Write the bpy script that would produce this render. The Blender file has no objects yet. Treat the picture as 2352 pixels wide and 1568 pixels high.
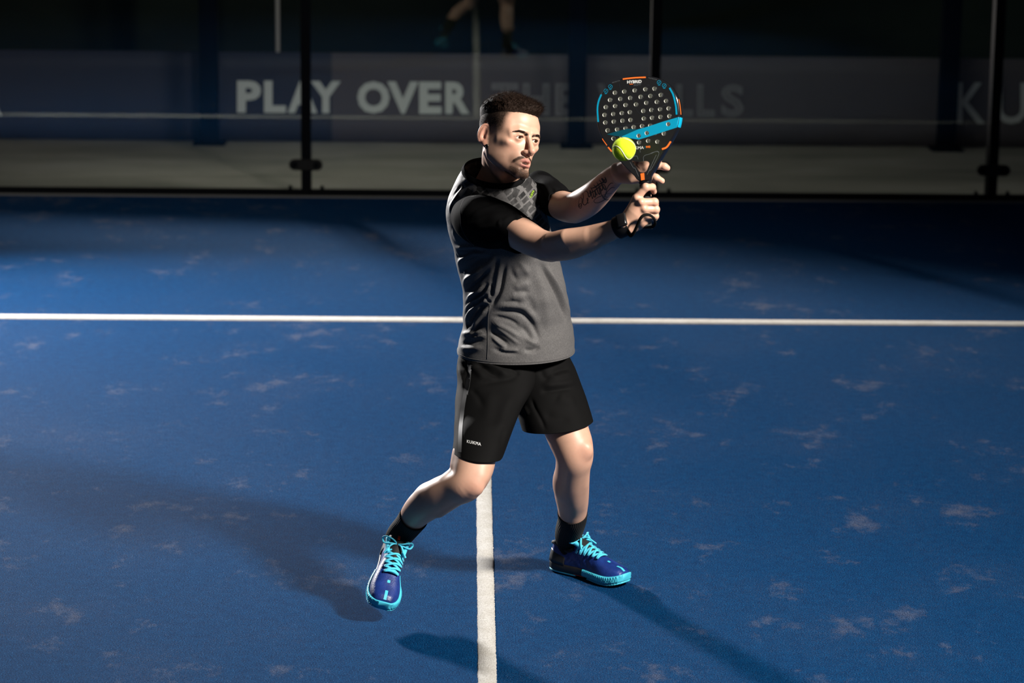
import bpy, bmesh, math, random
import numpy as np
from mathutils import Matrix, Vector
from mathutils.bvhtree import BVHTree

random.seed(7)
rng = np.random.default_rng(7)
scene = bpy.context.scene
col = scene.collection

# ------------------------------------------------------------------ camera
F, PITCH, YAW, ROLL, CAM_H = 6177.7, .21251, .01718, .0107, 2.36684
FW = np.array([math.sin(YAW)*math.cos(PITCH), math.cos(YAW)*math.cos(PITCH), -math.sin(PITCH)])
_r0 = np.array([math.cos(YAW), -math.sin(YAW), 0.])
_u0 = np.cross(_r0, FW)
RT = math.cos(ROLL)*_r0 + math.sin(ROLL)*_u0
UP = -math.sin(ROLL)*_r0 + math.cos(ROLL)*_u0
CAM = np.array([0., 0., CAM_H])
cd = bpy.data.cameras.new('camera')
cd.sensor_width = 36.0
cd.lens = F/2352*36.0
cd.clip_start, cd.clip_end = .1, 200
cd.dof.use_dof = True
cd.dof.focus_distance = 7.62
cd.dof.aperture_fstop = 3.6
cam = bpy.data.objects.new('camera', cd)
col.objects.link(cam)
cam.matrix_world = Matrix(((RT[0], UP[0], -FW[0], CAM[0]), (RT[1], UP[1], -FW[1], CAM[1]), (RT[2], UP[2], -FW[2], CAM[2]), (0, 0, 0, 1)))
scene.camera = cam

# ------------------------------------------------------------------ world and lights
w = bpy.data.worlds.new('night')
scene.world = w
w.use_nodes = True
bgn = w.node_tree.nodes['Background']
bgn.inputs[0].default_value = (.7, .8, 1., 1)
bgn.inputs[1].default_value = .034

def area(name, loc, target, size, power, color=(1, 1, 1), spread=180, size_y=None):
    l = bpy.data.lights.new(name, 'AREA')
    l.shape = 'RECTANGLE' if size_y else 'DISK'
    l.size = size
    if size_y:
        l.size_y = size_y
    l.energy = power
    l.color = color
    l.spread = math.radians(spread)
    o = bpy.data.objects.new(name, l)
    col.objects.link(o)
    o.location = loc
    d = Vector(target) - Vector(loc)
    o.rotation_euler = d.to_track_quat('-Z', 'Y').to_euler()
    return o

# strobe with a dish, front right of the player; strobe behind left; court floodlight beyond the fence
area('key_strobe', (3.72, 4.48, 4.0), (.0, 7.6, .85), .7, 158, (1., .94, .86), 80)
area('rear_strobe', (-3.4, 13.4, 2.3), (-.8, 8.2, .3), .5, 350, (1., .97, .95), 104)
area('court_floodlight', (-4.5, 25., 9.0), (.3, 17.3, 0.), 1.2, 1200, (1., .90, .80), 40)
scene.view_settings.view_transform = 'Standard'
scene.view_settings.look = 'None'
scene.view_settings.gamma = 1
scene.view_settings.use_curve_mapping = False
scene.view_settings.exposure = 0.0
# ------------------------------------------------------------------ helpers
def ray(u, v):
    return FW + RT*(u-1176)/F - UP*(v-784)/F
def P(u, v, Y):
    """world point on the sight line of photo pixel (u, v) at court depth Y"""
    r = ray(u, v)
    return CAM + r*(Y/r[1])
def G(u, v, z=0.):
    r = ray(u, v)
    return CAM + r*((z-CAM_H)/r[2])
def proj(p):
    """photo pixel and depth of a world point"""
    d = np.asarray(p)-CAM
    z = d@FW
    return 1176+F*(d@RT)/z, 784-F*(d@UP)/z, float(p[1])
def mpp(p):
    """metres per photo pixel at a world point"""
    return float(np.dot(np.asarray(p)-CAM, FW))/F

def tag(o, label=None, cat=None, group=None, kind=None):
    if label: o['label'] = label
    if cat: o['category'] = cat
    if group: o['group'] = group
    if kind: o['kind'] = kind
    return o
def empty(name, loc=(0, 0, 0), parent=None):
    o = bpy.data.objects.new(name, None)
    col.objects.link(o)
    o.empty_display_size = .1
    o.location = loc
    if parent:
        o.parent = parent
    return o
def obj(name, verts, faces, mat=None, parent=None, smooth=True, loc=None):
    """one mesh object; verts in world space, origin at loc (or the parent's place)"""
    me = bpy.data.meshes.new(name)
    verts = np.asarray(verts, float)
    org = np.zeros(3)
    if loc is not None:
        org = np.asarray(loc, float)
    me.from_pydata((verts-org).tolist(), [], faces if isinstance(faces, list) else faces.tolist())
    me.update()
    if smooth:
        me.polygons.foreach_set('use_smooth', [True]*len(me.polygons))
    o = bpy.data.objects.new(name, me)
    col.objects.link(o)
    o.location = org
    if mat:
        me.materials.append(mat)
    if parent:
        o.parent = parent
        o.matrix_parent_inverse = Matrix.Translation(-wloc(parent))
    return o
def wloc(o):
    v = Vector(o.location)
    if o.parent:
        v = v + wloc(o.parent) + o.matrix_parent_inverse.translation
    return v
def bmobj(name, bm, mat=None, parent=None, smooth=False):
    me = bpy.data.meshes.new(name)
    bm.to_mesh(me)
    bm.free()
    if smooth:
        me.polygons.foreach_set('use_smooth', [True]*len(me.polygons))
    o = bpy.data.objects.new(name, me)
    col.objects.link(o)
    if mat:
        me.materials.append(mat)
    if parent:
        o.parent = parent
        o.matrix_parent_inverse = Matrix.Translation(-wloc(parent))
    return o
def box(x0, x1, y0, y1, z0, z1, bev=0., seg=2):
    bm = bmesh.new()
    bmesh.ops.create_cube(bm, size=1)
    for v in bm.verts:
        v.co = ((x0+x1)/2+v.co.x*(x1-x0), (y0+y1)/2+v.co.y*(y1-y0), (z0+z1)/2+v.co.z*(z1-z0))
    if bev:
        bmesh.ops.bevel(bm, geom=bm.edges[:], offset=bev, segments=seg, affect='EDGES', profile=.5)
    return bm

# ---- node materials
def mat(name, color=(.5, .5, .5), rough=.6, metal=0., spec=.5, **kw):
    m = bpy.data.materials.new(name)
    m.use_nodes = True
    b = m.node_tree.nodes['Principled BSDF']
    b.inputs['Base Color'].default_value = (*color, 1)
    b.inputs['Roughness'].default_value = rough
    b.inputs['Metallic'].default_value = metal
    b.inputs['Specular IOR Level'].default_value = spec
    for k, v in kw.items():
        b.inputs[k].default_value = v
    return m
class NT:
    def __init__(s, m):
        s.t = m.node_tree
        s.b = s.t.nodes.get('Principled BSDF')
    def n(s, typ, **kw):
        nd = s.t.nodes.new(typ)
        for k, v in kw.items():
            if k.startswith('i_'):
                key = k[2:]
                key = int(key) if key.isdigit() else key.replace('_', ' ')
                nd.inputs[key].default_value = v
            else:
                setattr(nd, k, v)
        return nd
    def l(s, a, b):
        s.t.links.new(a, b)
    def noise(s, vec, scale, detail=4, rough=.6, dist=0.):
        nd = s.n('ShaderNodeTexNoise', i_Scale=scale, i_Detail=detail, i_Roughness=rough, i_Distortion=dist)
        if vec is not None:
            s.l(vec, nd.inputs['Vector'])
        return nd.outputs['Fac']
    def ramp(s, fac, stops, interp='LINEAR'):
        r = s.n('ShaderNodeValToRGB')
        e = r.color_ramp.elements
        r.color_ramp.interpolation = interp
        while len(e) < len(stops):
            e.new(.5)
        for i, (p, c) in enumerate(stops):
            e[i].position = p
            e[i].color = (*c, 1) if len(c) == 3 else c
        s.l(fac, r.inputs[0])
        return r.outputs[0]
    def mix(s, fac, a, b, typ='MIX'):
        m = s.n('ShaderNodeMix', data_type='RGBA', blend_type=typ)
        for sock, v in ((m.inputs[0], fac), (m.inputs[6], a), (m.inputs[7], b)):
            if isinstance(v, (int, float)):
                sock.default_value = v
            elif isinstance(v, tuple):
                sock.default_value = (*v, 1)
            else:
                s.l(v, sock)
        return m.outputs[2]
    def math(s, op, a, b=0., clamp=False):
        m = s.n('ShaderNodeMath', operation=op, use_clamp=clamp)
        for sock, v in ((m.inputs[0], a), (m.inputs[1], b)):
            if isinstance(v, (int, float)):
                sock.default_value = v
            else:
                s.l(v, sock)
        return m.outputs[0]
    def bump(s, h, strength=.3, dist=.001):
        b = s.n('ShaderNodeBump', i_Strength=strength, i_Distance=dist)
        s.l(h, b.inputs['Height'])
        s.l(b.outputs[0], s.b.inputs['Normal'])
        return b
    def coord(s, which='Object'):
        return s.n('ShaderNodeTexCoord').outputs[which]
    def mapping(s, vec, scale=(1, 1, 1), rot=(0, 0, 0), loc=(0, 0, 0)):
        m = s.n('ShaderNodeMapping')
        m.inputs['Scale'].default_value = scale
        m.inputs['Rotation'].default_value = rot
        m.inputs['Location'].default_value = loc
        s.l(vec, m.inputs[0])
        return m.outputs[0]
def cloth(name, color, rough=.75, sheen=.2, weave=1800., amt=.25, spec=.3):
    m = mat(name, color, rough, spec=spec)
    t = NT(m)
    t.b.inputs['Sheen Weight'].default_value = sheen
    t.b.inputs['Sheen Roughness'].default_value = .4
    c = t.coord()
    n1 = t.noise(c, weave, 2)
    cc = t.mix(n1, tuple(x*(1-amt) for x in color), tuple(min(1, x*(1+amt)) for x in color))
    t.l(cc, t.b.inputs['Base Color'])
    t.bump(n1, .25, .0006)
    return m

# ---- curves and lofts
def catmull(pts, n, closed=False):
    """resample a polyline of points (k, d) to n Catmull-Rom points"""
    p = np.asarray(pts, float)
    k = len(p)
    if closed:
        ext = np.vstack([p[-1], p, p[0], p[1]])
        tt = np.linspace(0, k, n, endpoint=False)
    else:
        ext = np.vstack([2*p[0]-p[1], p, 2*p[-1]-p[-2]])
        tt = np.linspace(0, k-1, n)
    i = np.minimum(tt.astype(int), (k-1 if closed else k-2))
    t = (tt-i)[:, None]
    a, b, c, d = ext[i], ext[i+1], ext[i+2], ext[i+3]
    return .5*((2*b)+(-a+c)*t+(2*a-5*b+4*c-d)*t*t+(-a+3*b-3*c+d)*t**3)
def grid_faces(m, n, closed=True, flip=False):
    i, j = np.meshgrid(np.arange(m-1), np.arange(n if closed else n-1), indexing='ij')
    j2 = (j+1) % n
    q = np.stack([i*n+j, i*n+j2, (i+1)*n+j2, (i+1)*n+j], -1).reshape(-1, 4)
    return q[:, ::-1] if flip else q
def unit(v):
    v = np.asarray(v, float)
    return v/(np.linalg.norm(v, axis=-1, keepdims=True)+1e-12)
def tube(path, radius, nseg=8, caps=True, squash=None, ref=None):
    """tube mesh along 3D path with radius scalar or per point; squash=(a,b) makes a flat band"""
    p = np.asarray(path, float)
    n = len(p)
    r = np.broadcast_to(np.asarray(radius, float), (n,))
    T = unit(np.gradient(p, axis=0))
    nrm = np.array(ref if ref is not None else (0, 0, 1.), float)
    if abs(np.dot(nrm, T[0])) > .95:
        nrm = np.array([1., 0, 0])
    N = np.zeros_like(p)
    for i in range(n):
        if ref is not None:
            nrm = np.asarray(ref, float)
        nrm = nrm-T[i]*np.dot(nrm, T[i])
        nrm = nrm/np.linalg.norm(nrm)
        N[i] = nrm
    B = np.cross(T, N)
    a = np.linspace(0, 2*math.pi, nseg, endpoint=False)
    sa, sb = squash if squash else (1, 1)
    v = p[:, None]+r[:, None, None]*(sa*np.cos(a)[None, :, None]*N[:, None]+sb*np.sin(a)[None, :, None]*B[:, None])
    f = grid_faces(n, nseg).tolist()
    if caps:
        f.append(list(range(nseg))[::-1])
        f.append([(n-1)*nseg+k for k in range(nseg)])
    return v.reshape(-1, 3), f
class Multi:
    """collects pieces of ONE part"""
    def __init__(s):
        s.v, s.f, s.k = [], [], 0
    def add(s, vf):
        v, f = vf
        v = np.asarray(v)
        s.v.append(v)
        f = f if isinstance(f, list) else f.tolist()
        s.f += [[i+s.k for i in q] for q in f]
        s.k += len(v)
        return s
    def build(s, name, m=None, parent=None, smooth=True):
        return obj(name, np.vstack(s.v), s.f, m, parent, smooth)
def vnormals(v, f):
    f = np.asarray(f)
    n = np.zeros_like(v)
    e1 = v[f[:, 2]]-v[f[:, 0]]
    e2 = v[f[:, 3]]-v[f[:, 1]]
    fn = np.cross(e1, e2)
    for k in range(4):
        np.add.at(n, f[:, k], fn)
    return unit(n)
class Surf:
    """a mesh that photo sight lines can be cast on"""
    def __init__(s, v, f):
        s.v = np.asarray(v)
        s.f = f if isinstance(f, list) else f.tolist()
        s.b = BVHTree.FromPolygons(s.v.tolist(), s.f)
    def hit(s, u, v):
        r = ray(u, v)
        h = s.b.ray_cast(Vector(CAM), Vector(r))
        if h[0] is None:
            # nearest place to the sight line
            q = CAM+r*7.6
            h = s.b.find_nearest(Vector(q))
        n = np.array(h[1])
        if np.dot(n, r) > 0:
            n = -n
        return np.array(h[0]), n
def px_path(S, pts, n=None, off=0.):
    d = catmull(pts, n or max(6, int(np.sum(np.linalg.norm(np.diff(np.asarray(pts, float), axis=0), axis=1))/2.5)))
    out, nn = [], []
    for u, v in d:
        p, q = S.hit(u, v)
        out.append(p+q*off)
        nn.append(q)
    return np.array(out), np.array(nn)
def strip_px(S, pts, width, off=.0008, n=None, taper=False):
    """flat printed strip on surface S along a photo polyline; width in pixels"""
    d = catmull(pts, n or max(4, int(np.sum(np.linalg.norm(np.diff(np.asarray(pts, float), axis=0), axis=1))/3)))
    t = unit(np.gradient(d, axis=0))
    nn = np.stack([-t[:, 1], t[:, 0]], 1)
    wd = np.full(len(d), width/2.)
    if taper:
        wd = wd*np.sin(np.linspace(.15, math.pi-.15, len(d)))**.5
    v = []
    for k in range(len(d)):
        for s in (-1, 1):
            p, q = S.hit(*(d[k]+nn[k]*wd[k]*s))
            v.append(p+q*off)
    f = [[2*k, 2*k+1, 2*k+3, 2*k+2] for k in range(len(d)-1)]
    return np.array(v), f
def poly_px(S, pts, off=.0008):
    v = []
    for u, w_ in pts:
        p, q = S.hit(u, w_)
        v.append(p+q*off)
    return np.array(v), [list(range(len(pts)))]
class Folds:
    def __init__(s, v, f, tocam=True):
        s.v = np.array(v)
        s.f = np.asarray(f)
        s.S = Surf(s.v, s.f)
        s.n = vnormals(s.v, s.f)
        c = CAM-s.v.mean(0)
        if np.mean(np.sum(s.n*(s.v-s.v.mean(0)), 1)) < 0:
            s.n = -s.n
        s.d = np.zeros(len(s.v))
    def add(s, pts, amp, width, taper=.25):
        """raise (amp>0) or sink a fold along photo polyline; amp and width in metres"""
        p, nn = px_path(s.S, pts)
        k = len(p)
        t = np.linspace(0, 1, k)
        wt = np.clip(np.minimum(t, 1-t)/max(taper, 1e-3), 0, 1)
        wt = wt*wt*(3-2*wt) if taper else np.ones(k)
        lo, hi = p.min(0)-3*width, p.max(0)+3*width
        idx = np.where(np.all((s.v > lo) & (s.v < hi), 1))[0]
        if not len(idx):
            return
        q = s.v[idx]
        D = np.linalg.norm(q[:, None]-p[None], axis=2)
        j = D.argmin(1)
        dm = D[np.arange(len(q)), j]
        s.d[idx] += amp*wt[j]*np.exp(-(dm/width)**2)
    def apply(s):
        return s.v+s.n*s.d[:, None]

# ---- text as a flat mesh in the unit box
def text_unit(txt, offset=0., shear=0., space=1., outline=0.):
    c = bpy.data.curves.new('t', 'FONT')
    c.body = txt
    c.offset = offset
    c.shear = shear
    c.space_character = space
    c.resolution_u = 3
    if outline:
        c.fill_mode = 'NONE'
        c.bevel_depth = outline
        c.bevel_resolution = 0
    o = bpy.data.objects.new('t', c)
    col.objects.link(o)
    dg = bpy.context.evaluated_depsgraph_get()
    dg.update()
    me = bpy.data.meshes.new_from_object(o.evaluated_get(dg))
    v = np.array([x.co[:] for x in me.vertices])
    f = [list(p.vertices) for p in me.polygons if not outline or p.normal.z > .05]
    bpy.data.objects.remove(o)
    bpy.data.curves.remove(c)
    bpy.data.meshes.remove(me)
    lo, hi = v.min(0), v.max(0)
    v[:, 0] = (v[:, 0]-lo[0])/(hi[0]-lo[0])
    v[:, 1] = (v[:, 1]-lo[1])/(hi[1]-lo[1])
    return v, f
def text_px(S, txt, quad, off=.0008, **kw):
    """text printed on S inside photo quad (top-left, top-right, bottom-right, bottom-left)"""
    v, f = text_unit(txt, **kw)
    tl, tr, br, bl = [np.array(q, float) for q in quad]
    out = []
    for a, b, _ in v:
        uv = (bl*(1-a)+br*a)*(1-b)+(tl*(1-a)+tr*a)*b
        p, q = S.hit(*uv)
        out.append(p+q*off)
    return np.array(out), f

# ---- signed distance bodies
def smin(a, b, k):
    h = np.clip(.5+.5*(b-a)/k, 0, 1)
    return b*(1-h)+a*h-k*h*(1-h)
def smax(a, b, k):
    return -smin(-a, -b, k)
def s_ell(p, c, r, M=None):
    q = p-np.asarray(c, p.dtype)
    if M is not None:
        q = q@np.asarray(M, p.dtype)
    r = np.asarray(r, p.dtype)
    qr = q/r
    k0 = np.sqrt(np.einsum('ij,ij->i', qr, qr))
    qr = qr/r
    k1 = np.sqrt(np.einsum('ij,ij->i', qr, qr))+p.dtype.type(1e-6)
    return k0*(k0-1)/k1
def s_cap(p, a, b, ra, rb=None):
    rb = ra if rb is None else rb
    a = np.asarray(a, p.dtype)
    b = np.asarray(b, p.dtype)
    ab = b-a
    pa = p-a
    t = np.clip(pa@ab/(ab@ab+p.dtype.type(1e-12)), 0, 1)
    pa = pa-t[:, None]*ab
    return np.sqrt(np.einsum('ij,ij->i', pa, pa))-(p.dtype.type(ra)+p.dtype.type(rb-ra)*t)
def s_chain(p, pts, radii, k=0.):
    d = None
    for i in range(len(pts)-1):
        e = s_cap(p, pts[i], pts[i+1], radii[i], radii[i+1])
        d = e if d is None else (smin(d, e, k) if k else np.minimum(d, e))
    return d
class EChain:
    """limb: nodes (u, v, Y, halfwidth_px, depth_ratio) from the photo become an elliptic swept solid"""
    def __init__(s, nodes, dens=8, grow=0.):
        nd = np.array(nodes, float)
        c = np.array([P(a[0], a[1], a[2]) for a in nd])
        a_ = np.array([nd[i, 3]*mpp(c[i])+grow for i in range(len(nd))])
        b_ = (a_-grow)*nd[:, 4]+grow
        allv = catmull(np.hstack([c, a_[:, None], b_[:, None]]), (len(nd)-1)*dens+1)
        s.c, s.a, s.b = allv[:, :3], allv[:, 3], allv[:, 4]
        s.T = unit(np.gradient(s.c, axis=0))
        view = unit(s.c-CAM)
        s.N = unit(np.cross(s.T, view))
        s.B = np.cross(s.N, s.T)
    def sdf(s, p):
        """nearest axis segment first, then the ellipse there"""
        p = np.asarray(p, np.float32)
        f32 = np.float32
        best = np.full(len(p), 1e9, f32)
        bi = np.zeros(len(p), np.int32)
        bt = np.zeros(len(p), f32)
        c = s.c.astype(f32)
        for i in range(len(c)-1):
            ab = c[i+1]-c[i]
            pa = p-c[i]
            t = np.clip(pa@ab/(ab@ab), 0, 1)
            r = pa-t[:, None]*ab
            d2 = np.einsum('ij,ij->i', r, r)
            m = d2 < best
            best = np.where(m, d2, best)
            bi[m] = i
            bt[m] = t[m]
        def lerp(A):
            A = A.astype(f32)
            t = bt if A.ndim == 1 else bt[:, None]
            return A[bi]+t*(A[bi+1]-A[bi])
        r = p-lerp(s.c)
        a, b = lerp(s.a), lerp(s.b)
        cc = np.minimum(a, b)
        x, y, z = np.einsum('ij,ij->i', r, lerp(s.N)), np.einsum('ij,ij->i', r, lerp(s.B)), np.einsum('ij,ij->i', r, lerp(s.T))
        k0 = np.sqrt((x/a)**2+(y/b)**2+(z/cc)**2)
        k1 = np.sqrt((x/a**2)**2+(y/b**2)**2+(z/cc**2)**2)+f32(1e-6)
        return np.where(k0 < .3, -cc*.7, k0*(k0-1)/k1)
    def loft(s, nseg=48):
        a = np.linspace(0, 2*math.pi, nseg, endpoint=False)
        v = s.c[:, None]+s.a[:, None, None]*np.cos(a)[None, :, None]*s.N[:, None]+s.b[:, None, None]*np.sin(a)[None, :, None]*s.B[:, None]
        return v
def mesh_sdf(func, lo, hi, h, B=6):
    """surface nets on a sparse grid"""
    lo = np.asarray(lo, float)
    nb = np.ceil((np.asarray(hi)-lo)/(h*B)).astype(int)
    n = nb*B
    V = np.empty(n, np.float32)
    bi = np.stack(np.meshgrid(*[np.arange(x) for x in nb], indexing='ij'), -1).reshape(-1, 3)
    bc = lo+(bi*B+(B-1)/2)*h
    dc = func(bc)
    act = np.abs(dc) < B*h*1.0+.001
    V[:] = np.repeat(np.repeat(np.repeat(np.where(dc < 0, -1., 1.).reshape(nb), B, 0), B, 1), B, 2)
    off = np.stack(np.meshgrid(*[np.arange(B)]*3, indexing='ij'), -1).reshape(-1, 3)
    ab = bi[act]
    for s in range(0, len(ab), 600):
        blk = ab[s:s+600]
        idx = (blk[:, None]*B+off[None]).reshape(-1, 3)
        V[idx[:, 0], idx[:, 1], idx[:, 2]] = func((lo+idx*h).astype(np.float32))
    ins = V < 0
    m = np.zeros(n-1, np.uint8)
    for dx in (0, 1):
        for dy in (0, 1):
            for dz in (0, 1):
                m += ins[dx:n[0]-1+dx, dy:n[1]-1+dy, dz:n[2]-1+dz]
    cells = np.argwhere((m > 0) & (m < 8))
    cid = np.full(n-1, -1, np.int32)
    cid[cells[:, 0], cells[:, 1], cells[:, 2]] = np.arange(len(cells))
    acc = np.zeros((len(cells), 3))
    cnt = np.zeros(len(cells))
    corner = [(x, y, z) for x in (0, 1) for y in (0, 1) for z in (0, 1)]
    cv = {c: V[cells[:, 0]+c[0], cells[:, 1]+c[1], cells[:, 2]+c[2]].astype(float) for c in corner}
    for a in corner:
        for ax in range(3):
            if a[ax] == 0:
                b = list(a)
                b[ax] = 1
                b = tuple(b)
                va, vb = cv[a], cv[b]
                x = (va < 0) != (vb < 0)
                t = np.where(x, va/np.where(x, va-vb, 1), 0)
                pt = np.tile(np.array(a, float), (len(cells), 1))
                pt[:, ax] = t
                acc += pt*x[:, None]
                cnt += x
    verts = lo+(cells+acc/cnt[:, None])*h
    faces = []
    for ax in range(3):
        o1, o2 = [(1, 2), (2, 0), (0, 1)][ax]
        s0 = [slice(None)]*3
        s1 = [slice(None)]*3
        s0[ax] = slice(0, n[ax]-1)
        s1[ax] = slice(1, n[ax])
        A, Bv = ins[tuple(s0)], ins[tuple(s1)]
        e = np.argwhere(A != Bv)
        e = e[(e[:, o1] > 0) & (e[:, o2] > 0) & (e[:, o1] < n[o1]-1) & (e[:, o2] < n[o2]-1)]
        sg = A[e[:, 0], e[:, 1], e[:, 2]]
        def cell(d1, d2):
            q = e.copy()
            q[:, o1] += d1
            q[:, o2] += d2
            return cid[q[:, 0], q[:, 1], q[:, 2]]
        q = np.stack([cell(-1, -1), cell(0, -1), cell(0, 0), cell(-1, 0)], 1)
        q[~sg] = q[~sg][:, ::-1]
        faces.append(q[(q >= 0).all(1)])
    return verts, np.vstack(faces)
def relax(v, f, it=2, lam=.5):
    f = np.asarray(f)
    e = np.vstack([f[:, [0, 1]], f[:, [1, 2]], f[:, [2, 3]], f[:, [3, 0]]])
    e = np.vstack([e, e[:, ::-1]])
    deg = np.bincount(e[:, 0], minlength=len(v)).astype(float)
    deg[deg == 0] = 1
    for _ in range(it):
        acc = np.stack([np.bincount(e[:, 0], v[e[:, 1], k], minlength=len(v)) for k in range(3)], 1)
        v = v+lam*(acc/deg[:, None]-v)
    return v
# ------------------------------------------------------------------ the court
X0, YG, YS = .0603, 14.7532, 11.3955     # centre line, glass wall, service line

def turf_mat():
    m = mat('blue_turf', (.01, .05, .2), .95, spec=.04)
    t = NT(m)
    c = t.coord()
    fib = t.noise(c, 260., 3, .75)
    fib2 = t.noise(c, 520., 2, .7)
    mid = t.noise(c, 28., 4, .65)
    big = t.noise(t.mapping(c, (.8, .55, 1)), 2.2, 5, .6)
    base = t.ramp(fib, [(.36, (.0002, .011, .045)), (.49, (.0004, .031, .108)), (.60, (.0012, .064, .190)), (.69, (.03, .13, .30))])
    patch = t.ramp(mid, [(.3, (.72, .74, .78)), (.7, (1.12, 1.1, 1.06))])
    base = t.mix(1., base, patch, 'MULTIPLY')
    # sand lying in the pile: loose blotches, denser towards the glass
    sep = t.n('ShaderNodeSeparateXYZ')
    t.l(c, sep.inputs[0])
    blotch = t.noise(t.mapping(c, (1.5, 1., 1), (0, 0, .3)), 3.6, 8, .74, .0)
    reg = t.math('MULTIPLY', big, .36)
    # near the wall
    near = t.n('ShaderNodeMapRange', i_1=12.6, i_2=14.7, i_3=0., i_4=.055)
    t.l(sep.outputs[1], near.inputs[0])
    left = t.n('ShaderNodeMapRange', i_1=1.5, i_2=-2.5, i_3=0., i_4=1.)
    t.l(sep.outputs[0], left.inputs[0])
    wall = t.math('MULTIPLY', near.outputs[0], left.outputs[0])
    s = t.math('ADD', t.math('ADD', blotch, reg), wall)
    s = t.ramp(s, [(.75, (0, 0, 0)), (.9, (1, 1, 1))])
    grain = t.ramp(fib, [(.4, (.15, .15, .15)), (.62, (1, 1, 1))])
    sandf = t.math('MULTIPLY', t.math('MULTIPLY', s, grain), .36)
    dust = t.ramp(t.math('ADD', fib2, t.math('MULTIPLY', big, .2)), [(.745, (0, 0, 0)), (.80, (.7, .7, .7))])
    fac = t.math('MAXIMUM', sandf, dust)
    colr = t.mix(fac, base, (.30, .255, .22))
    t.l(colr, t.b.inputs['Base Color'])
    t.b.inputs['Sheen Weight'].default_value = .0
    t.b.inputs['Sheen Roughness'].default_value = .5
    t.b.inputs['Sheen Tint'].default_value = (.45, .65, 1, 1)
    t.bump(t.math('ADD', fib, t.math('MULTIPLY', mid, .5)), .9, .006)
    return m
M_turf = turf_mat()
bm = bmesh.new()
bmesh.ops.create_grid(bm, x_segments=24, y_segments=20, size=.5)
for v in bm.verts:
    v.co = (v.co.x*24., 4.5+v.co.y*20.4, 0)
floor = bmobj('floor', bm, M_turf)
tag(floor, 'blue artificial turf court surface dusted with pale sand', kind='structure')

def line_mat():
    m = mat('white_line_turf', (.78, .76, .72), .85, spec=.2)
    t = NT(m)
    c = t.coord()
    f = t.noise(c, 330., 3, .75)
    g = t.noise(c, 12., 4, .6)
    cc = t.ramp(f, [(.30, (.26, .24, .21)), (.46, (.50, .485, .46)), (.66, (.68, .67, .65))])
    dirt = t.ramp(g, [(.3, (.86, .84, .8)), (.6, (1, 1, 1))])
    t.l(t.mix(1., cc, dirt, 'MULTIPLY'), t.b.inputs['Base Color'])
    t.bump(f, .8, .005)
    return m
M_line = line_mat()
def court_line(name, p0, p1, width, label):
    """white turf strip with a ragged pile edge"""
    p0, p1 = np.array(p0, float), np.array(p1, float)
    L = np.linalg.norm(p1-p0)
    n = int(L/.0035)
    t = (p1-p0)/L
    nn = np.array([-t[1], t[0]])
    s = np.linspace(0, L, n)
    a = width/2+rng.normal(0, .0007, n)+.0004*np.sin(s*31)
    b = width/2+rng.normal(0, .0007, n)+.0004*np.sin(s*27+1)
    c = p0+s[:, None]*t
    lft, rgt = c+nn*a[:, None], c-nn*b[:, None]
    z = np.full(n, .004)
    rows = np.stack([np.column_stack([lft, np.zeros(n)]), np.column_stack([lft-nn*.003, z]), np.column_stack([rgt+nn*.003, z]), np.column_stack([rgt, np.zeros(n)])], 1)
    o = obj(name, rows.reshape(-1, 3), grid_faces(n, 4, closed=False, flip=True), M_line, floor)
    o['label'] = label
    return o
court_line('court_line', (X0, 1.5), (X0, YS-.045), .05, 'white centre line running towards the camera')
court_line('court_line', (-10, YS), (10, YS), .09, 'white service line crossing the whole court')

# ------------------------------------------------------------------ back wall: glass panes between posts
M_black = mat('black_steel', (.003, .0035, .005), .7, spec=.05)
t = NT(M_black)
t.bump(t.noise(t.coord(), 60., 3), .15, .002)
M_rubber = mat('black_rubber', (.004, .004, .004), .7, spec=.3)
def glass_mat():
    m = bpy.data.materials.new('wall_glass')
    m.use_nodes = True
    nt = m.node_tree
    nt.nodes.clear()
    out = nt.nodes.new('ShaderNodeOutputMaterial')
    mx = nt.nodes.new('ShaderNodeMixShader')
    tr = nt.nodes.new('ShaderNodeBsdfTransparent')
    tr.inputs[0].default_value = (.965, .97, .965, 1)
    gl = nt.nodes.new('ShaderNodeBsdfGlossy')
    gl.inputs['Roughness'].default_value = .0
    gl.inputs['Color'].default_value = (.5, .58, .56, 1)
    fr = nt.nodes.new('ShaderNodeFresnel')
    fr.inputs[0].default_value = 1.52
    nt.links.new(fr.outputs[0], mx.inputs[0])
    nt.links.new(tr.outputs[0], mx.inputs[1])
    nt.links.new(gl.outputs[0], mx.inputs[2])
    nt.links.new(mx.outputs[0], out.inputs[0])
    return m
M_glass = glass_mat()
wall = empty('wall_back', (0, YG, 0))
tag(wall, 'glass back wall of the court on black posts with clamps', kind='structure')
PX = [-8.58, -6.66, -4.74, -2.82, -.896, 1.028, 2.915, 4.84, 6.76, 8.68]
for k in range(len(PX)-1):
    x0, x1 = PX[k]+.027, PX[k+1]-.027
    bmobj('glass_panel', box(x0, x1, YG-.006, YG+.006, .035, 3.0, .001, 1), M_glass, wall)
    bmobj('bottom_rail', box(x0-.003, x1+.003, YG-.022, YG+.03, 0., .036, .003, 1), M_black, wall)
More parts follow.
